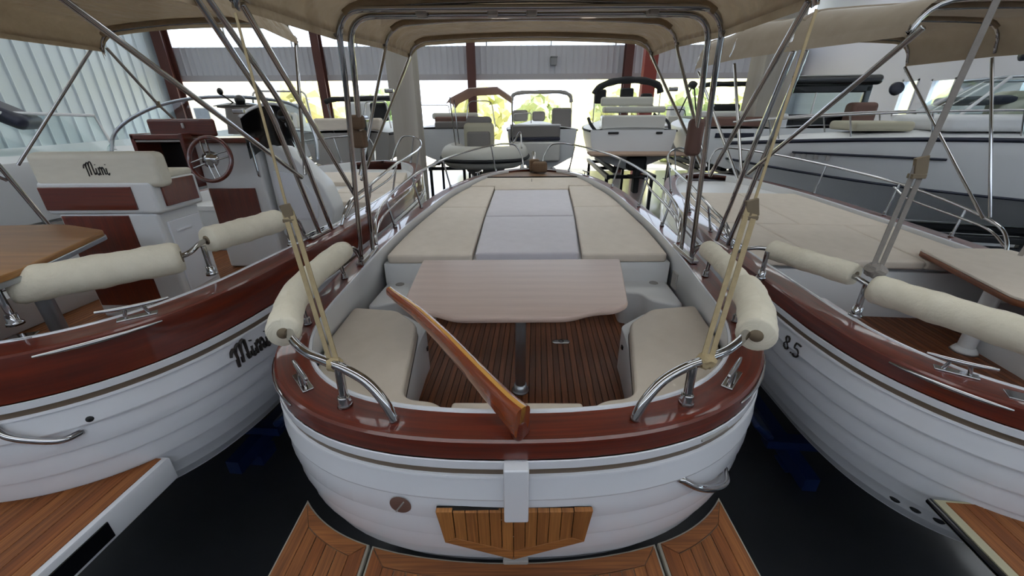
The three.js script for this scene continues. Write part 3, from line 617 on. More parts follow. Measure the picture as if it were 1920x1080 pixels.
  make(C.frame, 'sunpad_cushion', 'further grey middle pad of the sunpad, towards the bow', 'cushion', null, [['cushion', plate(roundPoly([[-0.552, 3.785], [0.552, 3.785], [0.598, 5.44], [-0.598, 5.44]], 0.03, 4), 0.085, sy, 0.06, 0.02, 3), M.cushionGrey]]);
  const bowPad = []; for (let k = 0; k <= 8; k++) { const s = 5.77 + 0.63 * k / 8; bowPad.push([C.half(s, -0.19), s]); }
  make(C.frame, 'bow_cushion', 'curved beige cushion at the front end of the sunpad, against the wooden foredeck', 'cushion', null, [['cushion', plate(roundPoly([[0, 5.47], [0.6, 5.47], [0.63, 5.77], ...bowPad, ...bowPad.map(([x, s]) => [-x, s]).reverse(), [-0.63, 5.77], [-0.6, 5.47]], 0.02, 3), 0.1, (s) => sy(s) + 0.01 + 0.05 * Math.max(0, s - 5.8), 0.06, 0.02, 3), M.cushion], ['seam', rod(V(0.36, sy(6.0) + 0.022, -6.05), V(0.372, sy(6.2) + 0.032, -6.3), 0.006), M.piping]]);
  // table
  const tb = [[-0.87, 2.02, 0.03], [-0.79, 1.25, 0.06], [-0.72, 1.1, 0.12], [-0.56, 1.06, 0.1], [-0.42, 0.975, 0.12], [0.3, 0.975, 0.12], [0.44, 1.06, 0.12], [0.6, 1.08, 0.12], [0.68, 1.15, 0.08], [0.79, 2.02, 0.03]];
  make(C.frame, 'cockpit_table', 'pale wooden cockpit table with shaped near edge on one aluminium leg', 'table', null, [
    ['tabletop', plate(roundPoly(tb, 0.05), 0.034, EYE - 1.13, 0.06, 0.01, 3), M.tableTop],
    ['edge_band', plate(roundPoly(tb.map(([x, s, r]) => [x * 0.985 - 0.0005, 1.5 + (s - 1.5) * 0.985, r]), 0.05), 0.02, EYE - 1.152, 0.06, 0.004, 1), M.tableTop],
    ['pole', tube([V(0.055, soleY, -1.14), V(0.055, EYE - 1.15, -1.14)], 0.036, 24), M.alu],
    ['foot', lathe([[0, 0], [0.06, 0], [0.06, 0.012], [0.046, 0.02], [0.042, 0.06], [0, 0.06]], 24).translate(0.055, soleY, -1.14), M.alu]]);
  // tiller
  const tc = [[0.035, -1.055, -1.165], [-0.02, -1.045, -1.235], [-0.155, -1.02, -1.42], [-0.33, -0.985, -1.66], [-0.52, -0.955, -1.9], [-0.64, -0.935, -2.02], [-0.7, -0.925, -2.085]].map(([x, d, z]) => C.world(x, d, z));
  const tcv = new THREE.CatmullRomCurve3(tc).getPoints(36);
  const rect = (w, h, ex = 0.55) => { const rows = tcv.map((p, i) => { const t = i / 36, T = tcv[Math.min(i + 1, 36)].clone().sub(tcv[Math.max(i - 1, 0)]).normalize(), S = T.clone().cross(V(0, 1, 0)).normalize(), U = S.clone().cross(T), a = w(t), b = h(t), r = []; for (let k = 0; k <= 16; k++) { const q = k / 16 * 2 * Math.PI, cx = Math.sign(Math.cos(q)) * Math.pow(Math.abs(Math.cos(q)), ex), sy2 = Math.sign(Math.sin(q)) * Math.pow(Math.abs(Math.sin(q)), ex); r.push(p.clone().addScaledVector(S, cx * a).addScaledVector(U, sy2 * b)); } return r; }); const g = skin(rows, false).toNonIndexed(); const e = [rows[0], rows[36]].map((r, j) => { const c = r[0].clone().add(r[8]).multiplyScalar(0.5), pos = [c.x, c.y, c.z], uv = [0, 0], id = []; r.forEach((v) => { pos.push(v.x, v.y, v.z); uv.push(0, 0); }); for (let k = 1; k <= 16; k++) j ? id.push(0, k, k + 1) : id.push(0, k + 1, k); return geo(pos, uv, id).toNonIndexed(); }); return toCreasedNormals(join([g, ...e]), 0.8); };
  const th = (t) => 0.075 - 0.05 * Math.min(1, Math.pow(t, 0.8) * 1.12), tw = (t) => 0.036 - 0.017 * t;
  make(C.frame, 'tiller', 'long curved varnished wooden tiller with a pale laminated stripe', 'tiller', null, [['shaft', rect(tw, th), M.tiller], ['stripe', rect((t) => 0.011 - 0.005 * t, (t) => th(t) + 0.0015, 0.2), M.ash],
    ['head', rbox(0.05, 0.1, 0.08, 0.02, 0.03, EYE - 1.1, -0.03, -0.62), M.mah]]);
  foamRoll(C, [[1.13, 0.51, 0.186], [1.2, 0.66, 0.186], [1.29, 0.88, 0.186], [1.36, 1.2, 0.186], [1.38, 1.5, 0.186], [1.385, 1.76, 0.186]], -1, 0.078, '', 'long curved cream foam pad on the stern rail at the left of the middle boat');
  foamRoll(C, [[1.115, 0.46, 0.186], [1.19, 0.6, 0.186], [1.28, 0.83, 0.186], [1.33, 1.03, 0.186]], 1, 0.086, '', 'short bent cream foam pad on the stern rail at the right of the middle boat');
  foamRoll(C, [[1.325, 1.07, 0.186], [1.36, 1.3, 0.186], [1.38, 1.55, 0.186], [1.38, 1.74, 0.186]], 1, 0.068, '', 'further cream foam pad on the right stern rail, behind the beige strap');
  // windlass and bow roller
  const wx = 0.43;
  make(C.frame, 'windlass', 'brown anchor windlass on the tip of the foredeck with a chrome bow roller', 'windlass', null, [
    ['drum', rbox(0.28, 0.2, 0.2, 0.05, wx + 0.12, C.gy(6.9) + 0.08, -6.85), M.brownCover], ['housing', rbox(0.2, 0.22, 0.2, 0.04, wx + 0.02, C.gy(6.95) + 0.1, -6.98), M.brownCover],
    ['bow_roller', join([rod(V(wx + 0.02, C.gy(7) + 0.05, -7.05), V(wx + 0.03, C.gy(7) + 0.28, -7.5), 0.045, 10).toNonIndexed(), rod(V(wx + 0.1, C.gy(7) + 0.03, -7.05), V(wx + 0.1, C.gy(7) + 0.12, -7.45), 0.03, 8).toNonIndexed()]), M.chrome]]);
  // bimini
  const gL = (s, w) => C.at(w, s, 0.03).applyMatrix4(C.frame);
  const la = gL(1.95, -1.355), lb = gL(2.2, -1.355), ra = gL(1.95, 1.36), rb = gL(2.2, 1.36);
  const top = (x, y, z) => W(x, y, z);
  bimini('bimini', 'beige canopy of the middle boat on two chrome hoops, spanning the top of the picture', [[-1.86, -1.06, 1.18, 0.39, 0.56], [-2.66, -0.985, 1.2, 0.4, 0.56], [-3.45, -0.93, 1.235, 0.455, 0.615], [-4.2, -0.92, 1.285, 0.48, 0.62]],
    [['main_hoop', [la, top(-0.99, 0.2, -2.7), top(-0.97, 0.535, -2.655), top(1.2, 0.535, -2.655), top(1.22, 0.2, -2.7), ra], 0.018],
      ['main_hoop', [lb, top(-0.955, 0.2, -2.76), top(-0.93, 0.515, -2.72), top(1.15, 0.515, -2.72), top(1.18, 0.2, -2.76), rb], 0.018],
      ['brace', [top(-1.06, 0.4, -1.9), W(-1.155, -0.55, -2.98)], 0.0135], ['brace', [top(1.18, 0.4, -1.9), W(1.43, -0.42, -2.96)], 0.0135],
      ['mid_leg', [top(-0.93, 0.46, -3.45), W(-1.13, -0.42, -3.08)], 0.0125], ['mid_leg', [top(1.235, 0.46, -3.45), W(1.43, -0.37, -3.05)], 0.0125],
      ['front_leg', [top(-0.92, 0.48, -4.2), W(-1.14, -0.46, -3.12)], 0.0125], ['front_leg', [top(1.285, 0.48, -4.2), W(1.44, -0.4, -3.1)], 0.0125]],
    [...[[-0.955, 0.16, -3.39], [1.265, 0.16, -3.39]].map(([x, y, z]) => ['hinge', rbox(0.07, 0.03, 0.03, 0.008, x + (x < 0 ? 0.03 : -0.03), EYE + y, z), M.chrome]),
      ...[-0.5, -0.1, 0.12, 0.8].map((x) => ['hoop_clip', rbox(0.06, 0.05, 0.09, 0.01, x, EYE + 0.525, -2.69), M.farGrey]),
      ['leg_pad', join([rbox(0.085, 0.09, 0.075, 0.02, -1.02, EYE - 0.05, -2.88), rbox(0.09, 0.12, 0.08, 0.02, -1.035, EYE - 0.155, -2.92)]), M.brownCover],
      ['leg_pad', rbox(0.1, 0.24, 0.08, 0.03, 1.255, EYE - 0.16, -2.92), M.farBrown]], M.canvas);
  strapThing('doubled beige strap from the left stern rail of the middle boat up to its canopy', W(-1.06, 0.36, -1.84), W(-0.9, -0.36, -1.6), W(-0.755, -0.97, -1.425), M.strap, 0.02);
  strapThing('doubled beige strap knotted to the right stern rail of the middle boat', W(1.18, 0.36, -1.84), W(0.98, -0.36, -1.62), W(0.82, -0.965, -1.425), M.strap, 0.023);
}
// lettering drawn as raised strokes on a surface: on(u, v) gives a place, u along the line and v up
const SCRIPT = [
  [[-0.06, 0.5], [0.02, 0.72], [0.12, 0.8], [0.16, 0.4], [0.15, -0.1]], [[0.15, 0.55], [0.24, 0.85], [0.36, 0.92], [0.38, 0.4], [0.36, 0.0]], [[0.38, 0.6], [0.46, 0.92], [0.6, 0.98], [0.62, 0.3], [0.66, 0.02], [0.76, 0.16]],
  [[0.86, 0.5], [0.84, 0.1], [0.92, 0.0], [1.0, 0.14]], [[0.88, 0.74], [0.89, 0.78]],
  [[1.06, 0.55], [1.08, 0.0]], [[1.08, 0.4], [1.2, 0.58], [1.26, 0.4], [1.26, 0.0]], [[1.27, 0.4], [1.38, 0.58], [1.45, 0.4], [1.46, 0.05], [1.54, 0.1]],
  [[1.64, 0.5], [1.62, 0.1], [1.7, 0.0], [1.78, 0.14]], [[1.66, 0.74], [1.67, 0.78]]];
const FIVE = [[[0.0, 0.02], [0.02, 0.06]], [[0.62, 1.0], [0.25, 1.0], [0.2, 0.58], [0.42, 0.62], [0.6, 0.45], [0.58, 0.16], [0.38, 0.0], [0.16, 0.08]], [[-0.32, 0.1], [-0.5, 0.0], [-0.7, 0.15], [-0.68, 0.4], [-0.5, 0.52], [-0.34, 0.68], [-0.36, 0.9], [-0.5, 1.0], [-0.66, 0.9], [-0.66, 0.7], [-0.5, 0.52], [-0.32, 0.38], [-0.32, 0.1]]];
const letters = (strokes, size, r, on) => join(strokes.map((s) => tube(s.length > 2 ? curve(s.map(([u, v]) => on(u * size, v * size)), 14) : s.map(([u, v]) => on(u * size, v * size)), r, 6).toNonIndexed()));

// ======================= left boat
const L = new Boat(-3.25, -1.42, -0.087, 0, 1.0, 1, { fascia: 0.25, cap: 0.17 });
{
  const soleY = EYE - 1.65, parts = hullParts(L), lw = (x, d, z) => L.world(x, d, z);
  const wood0 = M.sole; M.sole = M.teak; parts.push(solePlanks(L, soleY, 0.3, 3.6, 1.0)); M.sole = wood0;
  const deck = []; { const l = [], r = []; for (let s = 3.7; s <= 7.0; s += 0.11) { const h = L.half(s, -0.17); r.push([h, s]); l.push([-h, s]); } deck.push(...r, ...l.reverse()); }
  parts.push(['deck', plate(deck, 0.06, (s) => L.gy(s) - 0.13, 0, 0.004, 1), M.gelIn]);
  parts.push(['bulkhead', bx(2.7, 0.6, 0.06, 0, EYE - 1.4, -3.75), M.gelIn]);
  for (const sg of [-1, 1]) parts.push(['side_bench', plate(roundPoly(sg > 0 ? [[0.95, 0.9], [1.2, 0.9], [1.3, 1.6], [1.33, 3.7], [1.0, 3.7]] : [[-1.0, 3.7], [-1.33, 3.7], [-1.3, 1.6], [-1.2, 0.9], [-0.95, 0.9]], 0.05), 0.3, EYE - 1.35, 0, 0.015, 2), M.gelIn]);
  parts.push(bowRail(L, 1), bowRail(L, -1), legTrack(L, 1, 2.2), legTrack(L, -1, 2.2));
  // stern rail carried on posts
  const rp = [[-2.75, 0.83, -1.6], [-2.6, 0.81, -1.9], [-2.07, 0.81, -2.36], [-2.1, 0.79, -2.66], [-1.87, 0.78, -3.2], [-1.82, 0.8, -3.32], [-1.8, 0.97, -3.38]].map(([x, d, z]) => lw(x, -d, z));
  const post = (x, z) => { const a = lw(x, -1.0, z), q = lw(x + 0.0, -0.8, z); return join([rod(a, q, 0.016, 10).toNonIndexed(), lathe([[0, 0], [0.036, 0], [0.034, 0.014], [0.026, 0.02], [0.024, 0.06], [0, 0.062]], 14).translate(a.x, a.y, a.z)]); };
  parts.push(['stern_rail', tube(curve(rp, 50), 0.0165, 10), M.chrome, [['rail_post', post(-2.05, -2.55), M.chrome], ['rail_post', post(-1.84, -3.22), M.chrome], ['rail_post', post(-2.6, -1.85), M.chrome]]]);
  { const p = lw(-2.02, -1.0, -1.92), c = cleat(L, 0, 0, 0.75, 1, 0.3); const o = L.at(0, 0, 0); c[1].translate(p.x - o.x, p.y - o.y, p.z - o.z); parts.push(c); }
  parts.push(['fuel_plate', rbox(0.1, 0.006, 0.07, 0.003, ...lw(-2.42, -0.997, -1.72).toArray(), 0.5), M.chrome]);
  // hull fittings
  const side = (s, e, off) => L.pt(L.near(L.half(s), s), inoff(e - 0.15) + off, e);
  const lerpPt = (s, e, off) => sidePt(L, 1, s, inoff(e - 0.15) + off, e);
  parts.push(['lettering', letters(SCRIPT, 0.15, 0.011, (u, v) => lerpPt(0.88 + u * 1.05, 0.5 - v, 0.012)), M.ink]);
  parts.push(['through_hull', new THREE.SphereGeometry(0.022, 16, 10).translate(...lerpPt(0.3, 0.43, 0.0).toArray()), M.black]);
  parts.push(['grab_handle', tube(curve([[0.125, 0.33, 0.004], [0.15, 0.385, 0.045], [0.19, 0.44, 0.055], [0.235, 0.48, 0.05], [0.27, 0.49, 0.004]].map(([q, e, o]) => lerpPt(q, e, o)), 20), 0.0165, 10), M.chrome]);
  // swimming platform
  const pf = [[-4.3, -1.75], [-2.2, -1.85], [-2.13, -1.2], [-2.13, -0.75], [-4.3, -0.75]].map(([x, z]) => { const p = lw(x, 0, z); return [p.x, -p.z]; }).reverse();
  const pl = []; const py = EYE - 1.85, xe = Math.max(...pf.map((p) => p[0]));
  for (let k = 0; k < 22; k++) { const x1 = xe - 0.03 - k * 0.082, x0 = x1 - 0.079; pl.push(['plank', plate([[x0, -0.62], [x1, -0.62], [x1, 0.44], [x0, 0.44]], 0.02, py, 0, 0.001, 1), M.teak[(k * 5) % 3]]); }
  parts.push(['swim_platform', plate([[xe - 1.9, -0.64], [xe, -0.64], [xe, 0.46], [xe - 1.9, 0.46]], 0.17, py - 0.006, 0, 0.012), M.gel, [...pl, ['side_pocket', rbox(0.02, 0.105, 0.42, 0.004, xe - 0.004, py - 0.1, 0.13), M.blackGloss, undefined]]]);
  make(L.frame, 'motorboat', 'left white day boat with a helm console and a broad mahogany side band', 'boat', null, parts);

  // foam pads
  const loc = (x, d, z) => { const p = lw(x, -d, z); return [p.x, -p.z, p.y - L.gy(-p.z)]; };
  foamRoll(L, [loc(-2.62, 0.82, -1.92), loc(-2.35, 0.82, -2.16), loc(-2.06, 0.81, -2.37)], 1, 0.096, '', 'straight cream foam pad on the left boat in front of its teak table');
  foamRoll(L, [loc(-2.1, 0.79, -2.66), loc(-1.99, 0.79, -2.93), loc(-1.87, 0.78, -3.19)], 1, 0.088, '', 'cream foam pad on the left boat beside its white seat locker');

  // helm seat with locker
  const front = -3.2, ss = [];
  const bodyM = M.gelIn;
  make(I4, 'helm_bench', 'white and mahogany helm seat with a cream backrest bearing script lettering', 'seat', null, [
    ['locker', rbox(0.8, 0.95, 0.46, 0.03, -3.26, EYE - 1.19, -3.43), bodyM, [
      ['panel', rbox(0.54, 0.8, 0.02, 0.006, -3.36, EYE - 1.14, -3.2), M.mahS],
      ['door', rbox(0.02, 0.62, 0.36, 0.008, -2.855, EYE - 1.12, -3.44), M.gel, [['handle', rbox(0.016, 0.02, 0.16, 0.006, -2.842, EYE - 0.9, -3.4), M.gel]]]]],
    ['upper_box', rbox(0.9, 0.26, 0.5, 0.03, -3.26, EYE - 0.6, -3.43), bodyM, [
      ['panel', rbox(0.72, 0.18, 0.02, 0.006, -3.33, EYE - 0.6, -3.175), M.mah],
      ['panel', rbox(0.02, 0.2, 0.36, 0.006, -2.805, EYE - 0.58, -3.44), M.mahS]]],
    ['backrest', rbox(0.98, 0.27, 0.15, 0.05, -3.22, EYE - 0.39, -3.26), M.cushionCream, [['lettering', letters(SCRIPT, 0.1, 0.0045, (u, v) => V(-3.27 + u, EYE - 0.42 + v, -3.183)), M.ink]]],
    ['seat_pad', rbox(0.86, 0.06, 0.36, 0.025, -3.26, EYE - 0.45, -3.5), M.cushionCream]]);
  // teak table
  const tt = roundPoly([[-3.95, 1.4], [-2.48, 1.4], [-2.52, 1.9], [-2.79, 2.68, 0.05], [-3.25, 2.86, 0.1], [-3.95, 2.8]], 0.05);
  make(I4, 'deck_table', 'varnished teak table with a metal edge, at the left border before the helm seat', 'table', null, [
    ['tabletop', plate(tt, 0.035, EYE - 0.72, 0, 0.006), M.teakTable],
    ['edge_strip', plate(tt.map(([x, s]) => [x * 0.999 + 0.004, s + 0.002]), 0.028, EYE - 0.752, 0, 0.003, 1), M.alu],
    ['frame', plate(roundPoly([[-3.9, 1.5], [-2.62, 1.5], [-2.66, 1.9], [-2.88, 2.55], [-3.25, 2.75], [-3.9, 2.7]], 0.05), 0.05, EYE - 0.78, 0, 0.004, 1), M.gelWarm],
    ['pole', tube([V(-3.12, soleY, -2.42), V(-3.12, EYE - 0.8, -2.42)], 0.045, 20), M.alu], ['foot', lathe([[0, 0], [0.08, 0], [0.07, 0.02], [0.05, 0.05], [0, 0.05]], 20).translate(-3.12, soleY, -2.42), M.alu]]);
  // console
  const wheelC = W(-2.99, -0.405, -4.16), wt = -0.28;
  const ring = new THREE.TorusGeometry(0.21, 0.02, 12, 48).rotateX(wt).translate(...wheelC.toArray());
  const spokes = []; for (let k = 0; k < 4; k++) { const a = k * Math.PI / 2 + 0.3; for (const o of [-0.028, 0.028]) { const c = Math.cos(a), s = Math.sin(a); spokes.push(['spoke', tube([V(c * 0.05 - s * o, s * 0.05 + c * o, 0.01), V(c * 0.2 - s * o, s * 0.2 + c * o, 0)], 0.009, 8).rotateX(wt).translate(...wheelC.toArray()), M.chrome]); } }
  const hub = lathe([[0, 0.05], [0.03, 0.05], [0.035, 0.035], [0.055, 0.03], [0.065, 0.012], [0.08, 0.008], [0.082, -0.01], [0, -0.012]], 28).rotateX(Math.PI / 2).rotateX(wt).translate(...wheelC.toArray());
  const wsTop = [[-4.25, -0.45, -4.45], [-4.25, -0.18, -4.6], [-4.0, 0.02, -4.72], [-3.55, 0.155, -4.82], [-2.78, 0.165, -4.84], [-2.3, 0.06, -4.78], [-2.12, -0.2, -4.62], [-2.08, -0.45, -4.5]].map(([x, d, z]) => W(x, d, z));
  const wc = curve(wsTop, 40);
  make(I4, 'helm_console', 'white helm console with mahogany dashboard and framed windscreen, behind the cream backrest', 'console', null, [
    ['body', rbox(0.64, 1.38, 0.36, 0.03, -2.99, EYE - 0.95, -4.6), M.gelIn, [['lower_panel', rbox(0.5, 0.5, 0.02, 0.006, -3.03, EYE - 0.98, -4.415), M.mahS]]],
    ['cupboard', join([rbox(0.52, 0.05, 0.42, 0.01, -3.57, EYE - 0.2, -4.5), rbox(0.04, 0.5, 0.42, 0.01, -3.81, EYE - 0.42, -4.5), rbox(0.04, 0.5, 0.42, 0.01, -3.32, EYE - 0.42, -4.5), rbox(0.52, 0.05, 0.42, 0.01, -3.57, EYE - 0.68, -4.5), rbox(0.52, 0.5, 0.04, 0.01, -3.57, EYE - 0.42, -4.7)].map((g) => g)), M.mah, [['shelf', rbox(0.46, 0.02, 0.36, 0.004, -3.57, EYE - 0.24, -4.48), M.farGrey], ['door', rbox(0.44, 0.36, 0.02, 0.004, -3.57, EYE - 0.46, -4.6), M.blackGloss]]],
    ['dashboard', rbox(0.68, 0.17, 0.05, 0.04, -3.38, EYE - 0.12, -4.44), M.mah, [['dash_lamp', rbox(0.02, 0.05, 0.02, 0.005, -3.35, EYE - 0.1, -4.41), M.farWhite]]],
    ['dash_shelf', rbox(0.62, 0.05, 0.34, 0.01, -2.92, EYE - 0.24, -4.5), M.mah],
    ['side_lining', slab(roundPoly([[-2.64, EYE - 0.28], [-2.5, EYE - 0.3], [-2.28, EYE - 0.48], [-2.08, EYE - 0.72], [-2.0, EYE - 1.0], [-2.1, EYE - 1.3], [-2.64, EYE - 1.3]].reverse(), 0.06), 0.3, 0.02, 3).translate(0, 0, -4.65), M.gelIn, [['panel', slab(roundPoly([[-2.6, EYE - 0.55], [-2.34, EYE - 0.6], [-2.16, EYE - 0.85], [-2.2, EYE - 1.1], [-2.6, EYE - 1.1]].reverse(), 0.05), 0.03, 0.008, 2).translate(0, 0, -4.5), M.gel]]],
    ['steering_wheel', ring, M.mahS, [['hub', hub, M.chrome], ...spokes]],
    ['grab_rail', tube(bend([W(-2.68, -0.23, -4.36), W(-2.64, -0.23, -4.3), W(-2.62, -0.58, -4.28), W(-2.66, -0.6, -4.36)], 0.05), 0.014, 8), M.chrome],
    ['windscreen_frame', tube(wc, 0.018, 10), M.alu],
    ['windscreen', skin([wc.map((p) => p.clone()), wc.map((p) => V(p.x, Math.min(p.y - 0.005, EYE - 0.3), p.z + 0.06))]), M.glass],
    ['instrument_cover', lathe([[0, 0.28], [0.19, 0.28], [0.2, 0.26], [0.13, 0.25], [0.16, 0.0], [0, 0]], 24).translate(-2.92, EYE - 0.19, -4.72), M.gelWarm, [['cover_lid', lathe([[0, 0.04], [0.12, 0.035], [0.24, 0.01], [0.25, 0], [0, 0]], 24).translate(-2.9, EYE + 0.08, -4.72), M.blackGloss]]],
    ['lamp', join([new THREE.SphereGeometry(0.035, 14, 10).scale(0.8, 1, 0.8).translate(-3.0, EYE + 0.22, -4.6), rod(W(-3.0, 0.2, -4.6), W(-2.9, 0.1, -4.64), 0.008).toNonIndexed(), new THREE.SphereGeometry(0.05, 14, 10).translate(-2.83, EYE + 0.14, -4.62).toNonIndexed()].map((g) => g)), M.blackGloss],
    ['cowl', skin([0, 1, 2, 3, 4, 5].map((j) => { const t = j / 5; return [0, 1, 2, 3, 4, 5, 6].map((i) => { const a = Math.PI * (i / 6); return W(-2.42 - 0.26 * Math.cos(a) * (1 - 0.25 * t), -0.42 + 0.4 * t + 0.12 * Math.sin(a), -4.3 - 0.25 * Math.sin(a) + 0.1 * t); }); })), M.blackGloss, [['cowl_trim', tube(curve([0, 1, 2, 3, 4, 5, 6].map((i) => { const a = Math.PI * (i / 6); return W(-2.42 - 0.2 * Math.cos(a), -0.02 + 0.12 * Math.sin(a), -4.2 - 0.25 * Math.sin(a)); }), 20), 0.016, 8), M.gel]]],
    ['spotlight', join([lathe([[0, 0.06], [0.05, 0.06], [0.06, 0.03], [0.05, -0.04], [0, -0.05]], 18).rotateX(1.2).translate(-2.2, EYE - 0.02, -4.25), rod(W(-2.2, -0.05, -4.25), W(-2.2, -0.3, -4.3), 0.014).toNonIndexed()]), M.blackGloss]]);
  // forward cushions
  const padY = (s) => L.gy(s) - 0.06;
  const pad = (pts, label) => make(L.frame, 'sunpad_cushion', label, 'cushion', null, [['cushion', plate(roundPoly(pts, 0.03, 3), 0.08, padY, 0, 0.02, 3), M.cushion]]);
  pad([[0.35, 3.75], [1.25, 3.75], [1.26, 4.3], [0.35, 4.3]], 'beige cushion of the left boat just ahead of its helm console');
  pad([[0.35, 4.32], [1.25, 4.32], [1.12, 5.1], [0.35, 5.1]], 'middle beige deck cushion of the left boat, in front of its helm');
  pad([[-0.9, 5.12], [1.1, 5.12], [0.85, 6.1], [-0.8, 6.1]], 'broad beige cushion on the bow of the left boat');
  // bimini
  const sk = 0.17;
  bimini('bimini', 'brownish beige canopy of the left boat, reaching from the upper left corner', [[-2.0, -4.1, -1.78, 0.46, 0.68], [-2.75, -4.1, -1.76, 0.56, 0.78], [-3.35, -4.0, -1.75, 0.57, 0.8], [-3.95, -3.62, -1.75, 0.53, 0.69]],
    [['main_leg', [W(-1.69, -0.97, -3.43), W(-1.64, 0.049, -2.98), W(-1.73, 0.66, -2.6)], 0.0185], ['main_leg', [W(-1.66, -0.97, -3.6), W(-1.6, 0.05, -3.1), W(-1.7, 0.66, -2.66)], 0.0185],
      ['main_leg', [W(-4.35, -0.97, -3.7), W(-4.2, 0.05, -3.3), W(-4.1, 0.6, -2.95)], 0.0185],
      ['brace', [W(-1.78, 0.47, -1.85), W(-1.63, -0.45, -3.2)], 0.015], ['brace', [W(-4.1, 0.46, -2.2), W(-4.3, -0.5, -3.5)], 0.014],
      ['front_leg', [W(-1.75, 0.57, -3.8), W(-1.68, -0.45, -3.36)], 0.0135], ['front_leg', [W(-3.74, 0.56, -4.15), W(-4.4, -0.4, -3.72)], 0.0135]],
    [['hinge', rbox(0.07, 0.03, 0.03, 0.008, -1.71, EYE + 0.02, -2.75), M.chrome]], M.canvas, sk);
  const fs = [W(-3.66, 0.56, -4.2), W(-3.6, 0.1, -4.5), W(-3.55, -0.2, -4.75)];
  make(I4, 'strap', 'thin brown strap hanging down from the front corner of the left canopy', 'strap', null, [['webbing', tube(fs, 0.014, 6), M.strapGrey], ['buckle', rbox(0.04, 0.06, 0.02, 0.005, -3.6, EYE + 0.1, -4.5), M.clip]]);
}
